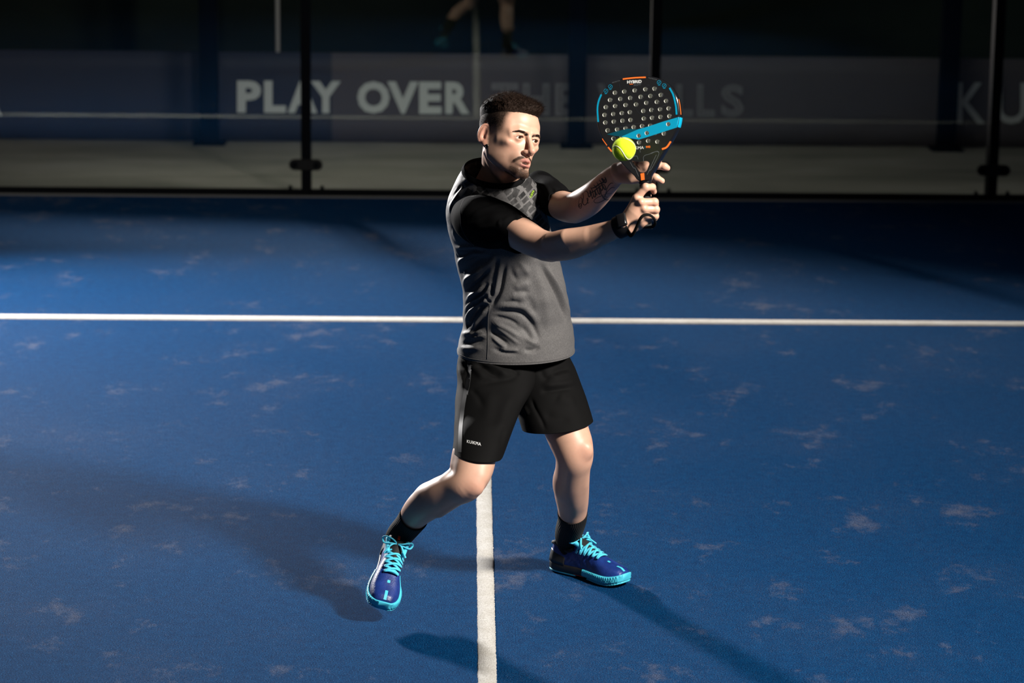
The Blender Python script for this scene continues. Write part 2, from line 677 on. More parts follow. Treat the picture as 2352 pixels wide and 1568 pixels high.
for k, x in enumerate(PX):
    p = bmobj('post', box(x-.026, x+.026, YG-.0065, YG+.1, .002, 3.05, .004, 2), M_black, wall)
    bmobj('base_plate', box(x-.06, x+.06, YG-.01, YG+.14, 0., .012, .002, 1), M_black, wall)
    for zc in (.175, 1.55, 2.8):
        cl = []
        # stadium plate proud of the glass
        n = 14
        ang = np.linspace(-math.pi/2, math.pi/2, n)
        prof = [(x+.062+.031*math.cos(a), zc+.031*math.sin(a)) for a in ang]+[(x-.062-.031*math.cos(a), zc-.031*math.sin(a)) for a in ang]
        v, f = [], []
        layers = [(YG-.007, 1.), (YG-.017, 1.), (YG-.020, .9)]
        for y, s in layers:
            for a, b in prof:
                v.append((x+(a-x)*s, y, zc+(b-zc)*s))
        m_ = len(prof)
        f = grid_faces(3, m_).tolist()
        f.append([2*m_+i for i in range(m_)])
        pl = obj('clamp_plate', v, f, M_rubber, wall, smooth=False)
        for sx in (-1, 1):
            bm = bmesh.new()
            bmesh.ops.create_cone(bm, cap_ends=True, segments=14, radius1=.017, radius2=.014, depth=.012)
            bmesh.ops.rotate(bm, verts=bm.verts[:], matrix=Matrix.Rotation(math.pi/2, 3, 'X'))
            bmesh.ops.translate(bm, verts=bm.verts[:], vec=(x+sx*.06, YG-.025, zc))
            bmobj('bolt_cap', bm, M_black, pl)
    for sx in (-1, 1):
        bm = bmesh.new()
        bmesh.ops.create_cone(bm, cap_ends=True, segments=8, radius1=.012, radius2=.008, depth=.02)
        bmesh.ops.translate(bm, verts=bm.verts[:], vec=(x+sx*.088, YG+.012, .046))
        bmobj('bolt', bm, M_black, wall)
M_kerb = mat('kerb_concrete', (.16, .155, .15), .9)
kerb = bmobj('trim_kerb', box(-12, 12, YG-.06, YG-.022, -.01, .006, .002, 1), M_kerb)
tag(kerb, 'narrow concrete strip between turf and glass wall', kind='structure')

# ------------------------------------------------------------------ beyond the glass
def conc_mat():
    m = mat('concrete_ground', (.27, .25, .22), .92, spec=.2)
    t = NT(m)
    c = t.coord()
    a = t.noise(t.mapping(c, (.6, 1.6, 1)), 1.3, 5, .6, .4)
    b = t.noise(c, 90., 3)
    cc = t.ramp(a, [(.3, (.20, .19, .165)), (.5, (.28, .26, .23)), (.7, (.36, .33, .30))])
    t.l(cc, t.b.inputs['Base Color'])
    t.bump(b, .3, .003)
    return m
fl2 = bmobj('floor_concrete', box(-18, 18, YG-.02, 30., -.05, -.002), conc_mat())
tag(fl2, 'grey concrete walkway behind the glass wall', kind='structure')
YB = float(G(1100, 329)[1])        # banner plane
def BZ(u, v):
    return P(u, v, YB)
z_lo, z_hi = .004, float(BZ(1100, 124)[2])
M_ban = mat('banner_vinyl', (.05, .045, .06), .55, spec=.3)
t = NT(M_ban)
c = t.coord()
sep = t.n('ShaderNodeSeparateXYZ')
t.l(c, sep.inputs[0])
xs = float(BZ(762, 220)[0])
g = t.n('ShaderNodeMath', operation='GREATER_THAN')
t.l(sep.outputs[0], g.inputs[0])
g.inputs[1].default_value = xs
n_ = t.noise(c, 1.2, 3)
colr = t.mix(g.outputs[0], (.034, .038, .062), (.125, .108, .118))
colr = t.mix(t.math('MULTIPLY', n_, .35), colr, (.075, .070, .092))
t.l(colr, t.b.inputs['Base Color'])
t.bump(t.noise(t.mapping(c, (1, 1, .35)), 3., 3), .35, .03)
ban_v, ban_f = [], []
nx, nz = 150, 6
for i in range(nx):
    x = -12+24*i/(nx-1)
    for k in range(nz):
        z = z_lo+(z_hi-z_lo)*k/(nz-1)
        ban_v.append((x, YB+.006*math.sin(x*2.3)*math.sin(math.pi*k/(nz-1)), z))
ban_f = grid_faces(nx, nz, closed=False)
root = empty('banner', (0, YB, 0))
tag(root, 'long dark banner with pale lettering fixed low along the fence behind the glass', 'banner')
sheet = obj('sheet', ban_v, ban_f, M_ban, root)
mod = sheet.modifiers.new('thick', 'SOLIDIFY')
mod.thickness, mod.offset = .004, 1
SB = Surf(np.array([(-9, YB, -1), (9, YB, -1), (9, YB, 3), (-9, YB, 3)]), [[0, 1, 2, 3]])
M_let = mat('pale_print', (.74, .78, .78), .5)
M_let2 = mat('grey_print', (.66, .67, .69), .5)
M_out = mat('outline_print', (.26, .245, .265), .5)
def word(txt, x0, y0, x1, y1, m, tilt=.0, off=.014, **kw):
    dy = (x1-x0)*.006
    o = obj('lettering', *text_px(SB, txt, ((x0, y0), (x1, y0+dy), (x1, y1+dy), (x0, y1)), off, **kw), m, root, smooth=False)
    o['label'] = 'printed word '+txt
def letters(lst, y0, y1, m, slope=.006, x_ref=None, **kw):
    x_ref = lst[0][1] if x_ref is None else x_ref
    for ch, x0, x1 in lst:
        d0, d1 = (x0-x_ref)*slope, (x1-x_ref)*slope
        obj('letter', *text_px(SB, ch, ((x0, y0+d0), (x1, y0+d1), (x1, y1+d1), (x0, y1+d0)), .014, **kw), m, root, smooth=False)
letters([('P', 545, 600), ('L', 607, 657), ('A', 661, 729), ('Y', 714, 783), ('O', 821, 895), ('V', 890, 961), ('E', 963, 1014), ('R', 1023, 1079)], 184.5, 258, M_let, offset=.045)
letters([('T', 1129, 1190), ('H', 1201, 1262), ('E', 1276, 1325), ('W', 1371, 1470), ('A', 1472, 1545), ('L', 1553, 1591), ('L', 1601, 1641), ('S', 1656, 1708)], 190, 264, M_out, outline=.034)
letters([('K', 2197, 2262), ('U', 2287, 2357), ('I', 2384, 2400), ('K', 2428, 2494), ('M', 2520, 2610), ('A', 2632, 2712)], 189, 283, M_let2, offset=.012)
letters([('K', -512, -446), ('U', -420, -350), ('I', -324, -308), ('K', -280, -214), ('M', -188, -98), ('A', -74, 4)], 174, 262, M_let2, offset=.012)

M_navy = mat('navy_steel', (.003, .005, .010), .7, spec=.05)
for i, (u, pos) in enumerate(((486, 'left of the lettering'), (1322, 'behind the racket'), (2166, 'at the far right'))):
    p = BZ(u, 326)
    r_ = empty('fence_post', (p[0], YB-.09, 0))
    tag(r_, ('dark fence post in front of the banner left of the word PLAY', 'dark fence post in front of the banner seen just left of the racket', 'dark fence post in front of the banner left of the letters KU')[i], 'post', 'fence posts along the banner')
    bmobj('shaft', box(p[0]-.055, p[0]+.055, YB-.16, YB-.055, 0, 4.0, .006, 2), M_navy, r_)
    bmobj('foot_plate', box(p[0]-.1, p[0]+.1, YB-.21, YB-.03, -.003, .012, .002, 1), M_navy, r_)
    bmobj('brace', box(p[0]-.02, p[0]+.02, YB-.056, YB-.03, .25, .45, .002, 1), M_navy, r_)
# white pole standing behind the banner
pp = P(638, 118, YB+.35)
r_ = empty('pole', (pp[0], YB+.35, 0))
tag(r_, 'thin white pole rising behind the banner left of a wall post', 'pole')
M_pole = mat('white_paint', (.6, .58, .56), .5)
obj('shaft', *tube([(pp[0], YB+.35, z) for z in np.linspace(0, 3.6, 12)], .0135, 10), M_pole, r_)
bmobj('foot_plate', box(pp[0]-.06, pp[0]+.06, YB+.29, YB+.41, -.004, .01, .002, 1), M_pole, r_)

# dark green wind screen behind everything
def screen_mat():
    m = mat('green_screen_net', (.012, .022, .014), .9, spec=.1)
    t = NT(m)
    c = t.coord()
    a = t.noise(t.mapping(c, (.5, 1, 1.2)), 1.1, 4)
    t.l(t.ramp(a, [(.3, (.016, .022, .014)), (.7, (.036, .048, .032))]), t.b.inputs['Base Color'])
    t.bump(t.noise(c, 220., 2), .4, .003)
    return m
YF = YB+1.6
fr = empty('windscreen_fence', (0, YF, 0))
tag(fr, 'tall dark green windscreen fence standing behind the banner', 'fence')
sv = []
for i in range(80):
    x = -14+28*i/79
    for k in range(12):
        sv.append((x, YF+.03*math.sin(x*1.7)*math.sin(math.pi*k/11)+.008*math.sin(x*9), .05+3.6*k/11))
so = obj('screen', sv, grid_faces(80, 12, closed=False), screen_mat(), fr)
mod = so.modifiers.new('thick', 'SOLIDIFY')
mod.thickness = .003
for x in (-13.9, -10.9, -8, -4.8, -1.7, 1.4, 4.5, 7.6, 10.7, 13.9):
    obj('post', *tube([(x, YF+.07, z) for z in np.linspace(0, 3.75, 10)], .028, 10), M_black, fr)
for z in (.08, 3.62):
    obj('rail', *tube([(x, YF+.07, z) for x in np.linspace(-14, 14, 10)], .018, 8), M_black, fr)
# ------------------------------------------------------------------ the player: body
person = empty('person', (.14, 7.5, 0))
tag(person, 'player in dark grey shirt and black shorts holding a racket up with both hands', 'person')

# head frame (local: X his left, Y forward, Z up)
_y, _p, _r = math.radians(41), math.radians(-4), math.radians(8)
_Ry = np.array([[math.cos(_r), 0, math.sin(_r)], [0, 1, 0], [-math.sin(_r), 0, math.cos(_r)]])
_Rx = np.array([[1, 0, 0], [0, math.cos(_p), -math.sin(_p)], [0, math.sin(_p), math.cos(_p)]])
_Rz = np.array([[math.cos(_y), 0, math.sin(_y)], [0, 1, 0], [-math.sin(_y), 0, math.cos(_y)]])
_R = _Rz @ np.array([[1, 0, 0], [0, 0, 1], [0, 1, 0.]]) @ _Rx @ _Ry
HAX = np.stack([RT*_R[0, k]+UP*_R[1, k]-FW*_R[2, k] for k in range(3)], 1)   # columns = local axes in world
HC = P(1167, 315, 7.47)
HS = 769*mpp(HC)
def h2w(q):
    return HC+HS*(np.asarray(q, float)@HAX.T)
def w2h(p):
    p = np.asarray(p)
    return ((p-HC.astype(p.dtype))@HAX.astype(p.dtype))/p.dtype.type(HS)
def rotx(a):
    c, s = math.cos(a), math.sin(a)
    return np.array([[1, 0, 0], [0, c, -s], [0, s, c]])
def roty(a):
    c, s = math.cos(a), math.sin(a)
    return np.array([[c, 0, s], [0, 1, 0], [-s, 0, c]])
def rotz(a):
    c, s = math.cos(a), math.sin(a)
    return np.array([[c, -s, 0], [s, c, 0], [0, 0, 1]])

def sstep(x, a, b):
    t_ = np.clip((x-a)/(b-a), 0, 1)
    return t_*t_*(3-2*t_)
def head_sdf(q):
    m = q.copy()
    m[:, 0] = np.abs(m[:, 0])           # mirrored half
    d = s_ell(q, (0, -.014, .040), (.0735, .094, .079))
    d = smin(d, s_ell(q, (0, .040, .040), (.060, .052, .052)), .03)
    d = smin(d, s_ell(q, (0, .040, -.026), (.055, .052, .058)), .025)
    d = smin(d, s_ell(q, (0, .036, -.066), (.045, .050, .042)), .025)
    d = smin(d, s_chain(m, [(.061, -.006, -.02), (.056, .002, -.062), (.037, .05, -.092), (.014, .081, -.108)], [.012, .014, .013, .013]), .022)
    d = smin(d, s_ell(q, (0, .083, -.1065), (.019, .0165, .0145)), .016)
    d = smin(d, s_ell(m, (.0515, .028, .020), (.0205, .040, .040)), .022)                 # temple
    d = smin(d, s_ell(m, (.054, .006, -.022), (.0155, .034, .038)), .02)
    d = smin(d, s_ell(m, (.0465, .022, -.050), (.0165, .036, .036)), .022)                # masseter
    sel = np.where((q[:, 1] > .03) & (np.abs(d) < .06))[0]
    if len(sel):
        d[sel] = face_sdf(q[sel], m[sel], d[sel])
    sel = np.where((m[:, 0] > .045) & (q[:, 1] < .04) & (q[:, 1] > -.07) & (np.abs(q[:, 2]) < .07))[0]
    if len(sel):
        d[sel] = ear_sdf(m[sel], d[sel])
    return d
def face_sdf(q, m, d):
    d = smin(d, s_ell(m, (.046, .058, -.022), (.020, .022, .014), rotz(-.5)), .018)      # cheekbone
    d = smin(d, s_cap(m, (.058, .03, -.016), (.064, -.005, -.008), .009), .018)          # zygomatic arch
    d = smin(d, s_chain(m, [(.050, .070, .009), (.034, .084, .015), (.012, .0905, .012)], [.009, .0105, .0105]), .014)
    d = smax(d, -s_ell(m, (.0325, .107, -.007), (.0165, .0215, .0125)), .014)            # socket
    d = smax(d, -s_ell(m, (.013, .104, -.004), (.007, .013, .014)), .010)                 # beside bridge
    # lids over the eyeball with an almond opening
    lid = np.linalg.norm(m-np.array((.032, .0775, -.005)), axis=1)-.0152
    d = smin(d, lid, .006)
    d = smin(d, s_chain(m, [(.0185, .0905, -.001), (.027, .0945, .0028), (.037, .0925, .0020), (.0455, .0845, -.0025)], [.002, .0026, .0026, .002]), .004)
    d = smin(d, s_ell(m, (.0485, .0715, -.004), (.009, .0105, .012)), .008)
    al = s_ell(m, (.0318, .096, -.0056), (.0142, .013, .0043), roty(.12))
    d = smax(d, -al, .0014)
    # nose
    d = smin(d, s_chain(q, [(0, .088, .016), (0, .0935, .003), (0, .105, -.018), (0, .1165, -.0385)], [.0085, .0066, .0074, .0092]), .009)
    d = smin(d, s_ell(q, (0, .1165, -.0415), (.0105, .0095, .0085)), .006)
    d = smin(d, s_ell(m, (.0115, .1025, -.0455), (.0064, .0110, .0074), rotz(.35)), .005)
    d = smin(d, s_cap(q, (0, .098, -.05), (0, .113, -.0495), .005), .006)
    d = smax(d, -s_ell(m, (.0072, .1075, -.0535), (.0034, .0062, .0045), rotz(.3)), .0025)
    # mouth mound, lips, slightly open mouth
    d = smin(d, s_ell(q, (0, .074, -.073), (.031, .0245, .024)), .016)
    d = smin(d, s_chain(m, [(.0265, .0825, -.0760), (.0145, .0950, -.0715), (.0045, .1005, -.0690), (0, .1000, -.0705)], [.0022, .0042, .0052, .0050]), .005)
    d = smin(d, s_chain(m, [(.0255, .0825, -.0785), (.0135, .0942, -.0845), (0, .0985, -.0870)], [.0022, .0050, .0062]), .005)
    d = smax(d, -s_ell(q, (0, .0965, -.0785), (.0130, .0155, .0029)), .003)
    d = smax(d, -s_ell(q, (0, .103, -.0955), (.018, .0105, .0055)), .008)                # under the lip
    return d
def ear_sdf(m, d):
    if True:
        M = rotz(.45)@rotx(-.16)
        ear = s_ell(m, (.0785, -.018, -.006), (.0062, .0190, .0300), M)
        ear = smin(ear, s_ell(m, (.0745, -.009, -.0335), (.0062, .0105, .0115), M), .008)
        ear = smax(ear, -s_ell(m, (.0865, -.0125, -.006), (.0085, .0105, .0200), M), .004)
        def e(y, z):
            w_ = np.array((0, y, z))@np.linalg.inv(M)
            return np.array((.0795, -.018, -.006))+w_
        rim = [e(.0125, .002), e(.0125, .017), e(.003, .0285), e(-.0105, .0255), e(-.0175, .009), e(-.0165, -.009), e(-.0085, -.023)]
        rim = catmull(np.array(rim), 19)
        ear = smin(ear, s_chain(m, list(rim), list(np.interp(np.linspace(0, 1, 19), np.linspace(0, 1, 7), [.0024, .0030, .0033, .0034, .0034, .0031, .0028]))), .003)
        ear = smin(ear, s_cap(m, e(-.004, .014), e(-.009, -.010), .0026), .004)
        ear = smin(ear, s_ell(m, e(.0115, -.006), (.0035, .0045, .006)), .004)
        ear = smax(ear, -s_ell(m, e(.006, -.006)+np.array((.004, 0, 0)), (.006, .0055, .007)), .003)
        return ear if d is None else smin(d, ear, .006)

NECK = EChain([(1128, 470, 7.55, 64, 1.0), (1140, 425, 7.54, 50, 1.0), (1148, 392, 7.52, 43, 1.05), (1149, 355, 7.50, 42, 1.1), (1150, 320, 7.49, 36, 1.1)])
def head_neck(p):
    d = head_sdf(w2h(p))*HS
    n = NECK.sdf(p)
    sc = s_chain(p, [P(1119, 350, 7.46), P(1140, 395, 7.455), P(1164, 428, 7.462)], [.011, .0095, .007])
    n = smin(n, sc, .014)
    n = smin(n, s_cap(p, P(1183, 405, 7.47), P(1172, 432, 7.475), .016, .012), .02)     # throat
    return smin(d, n, .022)

def px_pts(lst):
    return [P(*a[:3]) for a in lst]
def px_chain(p, lst, k=0.):
    pts = px_pts(lst)
    return s_chain(p, pts, [lst[i][3]*mpp(pts[i]) for i in range(len(lst))], k)

# ---- arms and hands (photo x, photo y, depth, half width in pixels, depth ratio)
R_ARM = EChain([(1098, 488, 7.41, 34, .9), (1158, 516, 7.315, 38, .95), (1203, 541, 7.235, 38, 1.0), (1237, 559, 7.18, 34.5, 1.0), (1268, 566, 7.135, 34, .95),
                (1303, 561, 7.095, 35.5, .9), (1340, 552, 7.06, 31.5, .9), (1375, 540, 7.03, 27, .88), (1405, 529, 7.005, 23.5, .8), (1432, 517, 6.985, 21.5, .75)])
L_ARM = EChain([(1240, 440, 7.62, 28, .9), (1268, 457, 7.52, 31, .95), (1292, 472, 7.435, 34, 1.), (1318, 477, 7.365, 35, 1.), (1341, 467, 7.31, 35.5, .95),
                (1363, 451, 7.265, 33.5, .92), (1384, 431, 7.225, 30, .88), (1403, 411, 7.185, 26, .8), (1420, 396, 7.158, 22.5, .7)])
DR, DL = -.13, -.11      # reach of the two hands towards the camera
YH = 7.14+DR
RH = dict(
    palm=[[(1434, 512, 7.118, 15), (1450, 482, 7.112, 12.5), (1462, 455, 7.108, 9.5)], [(1436, 515, 7.114, 15), (1456, 487, 7.104, 13), (1472, 465, 7.099, 10)],
          [(1440, 517, 7.114, 14), (1462, 493, 7.105, 12.5), (1479, 480, 7.102, 9.5)], [(1443, 521, 7.118, 14), (1466, 502, 7.112, 12.5), (1483, 494, 7.110, 9)]],
    heel=[(1446, 524, 7.122, 13), (1468, 513, 7.128, 15), (1488, 502, 7.128, 11)],
    fingers=[[(1462, 455, 7.106, 9.5), (1483, 430, 7.104, 8.8), (1498, 430, 7.122, 7.8), (1502, 440, 7.136, 6.8)],
             [(1472, 465, 7.096, 10), (1503, 464, 7.106, 9), (1504, 470, 7.150, 8), (1488, 474, 7.172, 7)],
             [(1479, 480, 7.099, 9.6), (1506, 481, 7.108, 8.8), (1505, 486, 7.150, 7.8), (1490, 489, 7.172, 7)],
             [(1483, 494, 7.107, 8.8), (1505, 496, 7.113, 7.8), (1503, 500, 7.150, 7), (1490, 502, 7.168, 6.2)],
             [(1444, 500, 7.140, 12), (1458, 472, 7.166, 10.5), (1475, 455, 7.178, 8.5), (1489, 449, 7.176, 7.4)]],
    knuckles=[(1462, 455, 7.099, 6.5), (1472, 464, 7.089, 7), (1479, 479, 7.092, 6.5), (1484, 493, 7.1, 6)],
    inner=[])
LH = dict(
    palm=[[(1420, 390, 7.262, 15), (1452, 379, 7.236, 13), (1482, 372, 7.216, 10)], [(1420, 394, 7.262, 15), (1455, 388, 7.236, 13), (1486, 384, 7.216, 10)],
          [(1422, 399, 7.264, 14), (1456, 398, 7.238, 12.5), (1484, 397, 7.220, 10)], [(1424, 404, 7.264, 13), (1455, 406, 7.240, 12), (1478, 408, 7.226, 9)]],
    heel=[(1430, 408, 7.252, 12), (1450, 409, 7.236, 13), (1470, 408, 7.230, 10)],
    fingers=[[(1482, 372, 7.216, 9.5), (1502, 366, 7.208, 8.4), (1513, 364, 7.206, 7.2)],
             [(1486, 384, 7.216, 9.8), (1512, 379.5, 7.206, 8.6), (1526, 382.5, 7.202, 7.8), (1532.5, 385.8, 7.202, 7.2)],
             [(1484, 397, 7.220, 9.2), (1506, 407.5, 7.210, 8.2), (1520, 415.5, 7.206, 7.2)],
             [(1478, 408, 7.226, 8.4), (1493, 416.5, 7.220, 7.2), (1500.5, 421.5, 7.216, 6.4)],
             [(1432, 383, 7.246, 13), (1452, 364, 7.218, 10.5), (1468, 352, 7.210, 8.8), (1481, 347, 7.206, 7.6)]],
    knuckles=[], inner=[(1446, 378, 7.222, 14)])
def shift(Hd, dy):
    s_ = lambda a: (a[0], a[1], a[2]+dy, a[3])
    for k in ('palm', 'fingers'):
        Hd[k] = [[s_(a) for a in c] for c in Hd[k]]
    for k in ('heel', 'knuckles', 'inner'):
        Hd[k] = [s_(a) for a in Hd[k]]
shift(RH, DR)
shift(LH, DL)
def hand_sdf(p, Hd):
    out = np.full(len(p), .2, np.float32)
    cc = P(*Hd['palm'][1][2][:3])
    sel = np.where(np.linalg.norm(p-cc, axis=1) < .105)[0]
    if len(sel):
        out[sel] = hand_sel(np.asarray(p[sel], np.float32), Hd)
    return out
def hand_sel(p, Hd):
    d = None
    for c in Hd['palm']:
        e = px_chain(p, c)
        d = e if d is None else smin(d, e, .012)
    d = smin(d, px_chain(p, Hd['heel']), .012)
    for a in Hd['inner']:
        c = P(*a[:3])
        d = smin(d, np.linalg.norm(p-c, axis=1)-a[3]*mpp(c), .012)
    fg = None
    for c in Hd['fingers']:
        e = px_chain(p, c, .0035)
        for a in c[1:-1]:                         # joint swelling
            q = P(*a[:3])
            e = smin(e, np.linalg.norm(p-q, axis=1)-a[3]*1.06*mpp(q), .004)
        fg = e if fg is None else smin(fg, e, .0016)
    d = smin(d, fg, .006)
    for a in Hd['knuckles']:
        c = P(*a[:3])
        d = smin(d, np.linalg.norm(p-c, axis=1)-a[3]*mpp(c), .006)
    return d
def r_arm_sdf(p):
    d = R_ARM.sdf(p)
    d = smin(d, s_chain(p, [P(1250, 578, 7.145), P(1268, 584, 7.14)], [.021, .017]), .012)               # elbow point
    d = smin(d, s_chain(p, [P(1262, 552, 7.11), P(1300, 545, 7.067), P(1345, 540, 7.04)], [.016, .021, .014]), .016)  # brachioradialis
    d = smin(d, s_chain(p, [P(1270, 580, 7.115), P(1320, 574, 7.068), P(1370, 556, 7.028)], [.014, .018, .011]), .014)
    d = smin(d, np.linalg.norm(p-P(1431, 514, 6.966), axis=1)-.010, .010)                                 # ulna head
    return smin(d, hand_sdf(p, RH), .010)
def l_arm_sdf(p):
    d = L_ARM.sdf(p)
    d = smin(d, s_chain(p, [P(1312, 492, 7.355), P(1322, 496, 7.35)], [.018, .015]), .012)
    d = smin(d, s_chain(p, [P(1322, 462, 7.33), P(1352, 446, 7.262), P(1388, 414, 7.205)], [.015, .018, .010]), .015)
    d = smin(d, s_chain(p, [P(1330, 484, 7.315), P(1365, 460, 7.243), P(1400, 420, 7.178)], [.013, .015, .009]), .014)
    d = smin(d, s_chain(p, [P(1398, 413, 7.172), P(1420, 396, 7.142)], [.004, .0045]), .008)              # tendon
    return smin(d, hand_sdf(p, LH), .010)

# ---- where the shoes stand (also guides ankles and socks)
HEEL_L, TOE_L = G(1269, 1304), G(1438, 1350)
exr = unit(-.57*UP-.815*FW-.085*RT)
ezr = -FW*.57+UP*.815
ezr = unit(ezr*math.cos(.26)+RT*math.sin(.26))
ezr = unit(ezr-exr*np.dot(ezr, exr))
eyr = np.cross(ezr, exr)
HEEL_R = P(875, 1405, 7.205)-exr*.289*.98
def shoe_r(x, y, z):
    return HEEL_R+.98*(x*exr+y*eyr+z*ezr)
def nd(p, w_, k):
    u, v, Y = proj(p)
    return (u, v, Y, w_, k)
_el = unit(TOE_L-HEEL_L)
_sl = np.linalg.norm(TOE_L-HEEL_L)/.295
def shoe_l(x, z):
    return HEEL_L+_sl*(x*_el+np.array((0, 0, z)))
ANK_L = nd(shoe_l(.062, .112), 27, 1.1)
LOW_L = nd(shoe_l(.070, .045), 15, 1.1)
ANK_R = nd(shoe_r(.058, 0, .088), 26, 1.1)
LOW_R = nd(shoe_r(.070, 0, .045), 16, 1.1)
# ---- legs
R_LEG = EChain([(1115, 900, 7.46, 54, 1.), (1103, 970, 7.385, 50, 1.), (1092, 1035, 7.29, 50, 1.05), (1084, 1078, 7.245, 48, 1.05), (1069, 1108, 7.225, 42, 1.1), (1040, 1120, 7.24, 38, 1.05),
                (1012, 1135, 7.265, 40, 1.05), (982, 1155, 7.295, 40, 1.02), (958, 1176, 7.325, 35, 1.), (936, 1206, 7.36, 28, 1.05), ANK_R, LOW_R])
L_LEG = EChain([(1272, 900, 7.59, 55, 1.), (1290, 955, 7.525, 52, 1.), (1304, 995, 7.475, 50, 1.05), (1314, 1022, 7.455, 48, 1.05), (1319, 1048, 7.45, 44, 1.08), (1316, 1072, 7.465, 40, 1.05),
                (1313, 1100, 7.50, 41, 1.08), (1313, 1130, 7.54, 40, 1.06), (1315, 1158, 7.58, 36, 1.0), (1314, 1190, 7.62, 31, 1.05), ANK_L, LOW_L])
def r_leg_sdf(p):
    d = R_LEG.sdf(p)
    d = smin(d, s_ell(p, P(1092, 1118, 7.187), (.023, .018, .025)), .016)                                  # kneecap
    d = smin(d, s_chain(p, [P(1082, 1136, 7.20), P(1058, 1148, 7.225), P(1010, 1180, 7.265)], [.013, .011, .009]), .016)
    d = smin(d, s_chain(p, [P(1110, 1040, 7.25), P(1104, 1092, 7.205)], [.03, .020]), .02)                 # inner quad
    d = smin(d, s_chain(p, [P(1052, 1040, 7.27), P(1040, 1082, 7.235), P(1022, 1098, 7.235)], [.014, .010, .008]), .014)  # hamstring tendon
    d = smin(d, s_ell(p, P(985, 1133, 7.29), (.028, .034, .024)), .02)
    return d
def l_leg_sdf(p):
    d = L_LEG.sdf(p)
    d = smin(d, s_ell(p, P(1345, 1034, 7.412), (.0215, .018, .025)), .014)
    d = smin(d, s_ell(p, P(1338, 1062, 7.432), (.015, .014, .014)), .016)
    d = smin(d, s_chain(p, [P(1338, 1068, 7.435), P(1340, 1110, 7.475), P(1332, 1160, 7.545)], [.012, .012, .009]), .016)
    d = smin(d, s_ell(p, P(1292, 1112, 7.50), (.022, .034, .040)), .02)
    return d
TORSO = EChain([(1190, 865, 7.58, 80, .7), (1187, 830, 7.58, 98, .7), (1180, 740, 7.57, 98, .75), (1165, 640, 7.56, 98, .75), (1150, 540, 7.55, 100, .75), (1142, 480, 7.55, 92, .7), (1138, 445, 7.545, 62, .8)])

def region(func, pts, pad, h):
    q = np.array([P(*a[:3]) for a in pts])
    return mesh_sdf(func, q.min(0)-pad, q.max(0)+pad, h)
bv, bf, kk = [], [], 0
parts_info = []
for nm, func, pts, pad, h in (
        ('head', head_neck, [(1095, 215, 7.40), (1245, 460, 7.56)], .05, .00135),
        ('rarm', r_arm_sdf, [(1112, 470, 7.37), (1268, 600, 7.15), (1505, 430, 6.96), (1500, 520, 7.04)], .05, .0016),
        ('larm', l_arm_sdf, [(1236, 440, 7.63), (1320, 500, 7.38), (1535, 345, 7.08)], .05, .0016),
        ('rleg', r_leg_sdf, [(1112, 985, 7.36), (1060, 1110, 7.2), (895, 1275, 7.44)], .055, .0024),
        ('lleg', l_leg_sdf, [(1285, 940, 7.54), (1350, 1040, 7.42), (1300, 1280, 7.72)], .055, .0024),
        ('torso', TORSO.sdf, [(1070, 440, 7.45), (1300, 930, 7.66)], .08, .008)):
    v, f = region(func, pts, pad, h)
    if nm == 'head':
        v = relax(v, f, 1, .3)
        qq = w2h(v)
        ax_ = np.abs(qq[:, 0])
        wgt = sstep(ax_, .036, .048)*sstep(qq[:, 1], .004, .016)*(1-sstep(qq[:, 1], .060, .074))*sstep(qq[:, 2], -.065, -.050)*(1-sstep(qq[:, 2], .030, .045))
        wgt = wgt*(ear_sdf(np.abs(qq*np.array((1, 0, 0)))+qq*np.array((0, 1, 1)), None) > .006)
        vs = v.copy()
        for _ in range(14):
            sm_ = relax(vs, f, 6, .6)
            vs = vs+(sm_-vs)*wgt[:, None]
        v = vs
    else:
        v = relax(v, f, 12 if 'leg' in nm else 4, .5)
    parts_info.append((nm, kk, kk+len(v)))
    bv.append(v)
    bf.append(f+kk)
    kk += len(v)
bv, bf = np.vstack(bv), np.vstack(bf)

# ---- skin colour painted per vertex (pigment only: lips, brows, beard, cropped hair)
SKIN = np.array((.50, .295, .208))
C_ = np.tile(SKIN, (len(bv), 1))
nz = rng.normal(0, 1, len(bv))
def hash_noise(q, s):
    """cheap smooth-ish value noise in 3D"""
    i = np.floor(q*s).astype(np.int64)
    fr_ = q*s-i
    fr_ = fr_*fr_*(3-2*fr_)
    out = 0
    for a in (0, 1):
        for b in (0, 1):
            for c in (0, 1):
                k = (i[:, 0]+a)*374761393+(i[:, 1]+b)*668265263+(i[:, 2]+c)*2147483647
                k = (k ^ (k >> 13))*1274126177
                hv = ((k ^ (k >> 16)) & 0xffff)/65535.
                wgt = (fr_[:, 0] if a else 1-fr_[:, 0])*(fr_[:, 1] if b else 1-fr_[:, 1])*(fr_[:, 2] if c else 1-fr_[:, 2])
                out = out+hv*wgt
    return out
a0, a1 = parts_info[0][1:]
q = w2h(bv[a0:a1])
m = q.copy()
m[:, 0] = np.abs(m[:, 0])
c = C_[a0:a1]
def tint(c, mask, colr):
    return c*(1-mask[:, None])+np.array(colr)*mask[:, None]
fine = hash_noise(q, 900.)*.6+hash_noise(q, 400.)*.4
face = q[:, 1] > .03
c = tint(c, .35*np.exp(-((m[:, 0]-.042)/.02)**2-((q[:, 2]+.03)/.02)**2)*face, (.62, .30, .21))        # cheeks
c = tint(c, .4*np.exp(-(q[:, 0]/.016)**2-((q[:, 2]+.043)/.012)**2)*(q[:, 1] > .09), (.60, .27, .20))   # nose tip
ear = (ear_sdf(m, None) < .0016) & (m[:, 0] > .066)
c = tint(c, .6*ear, (.62, .28, .20))
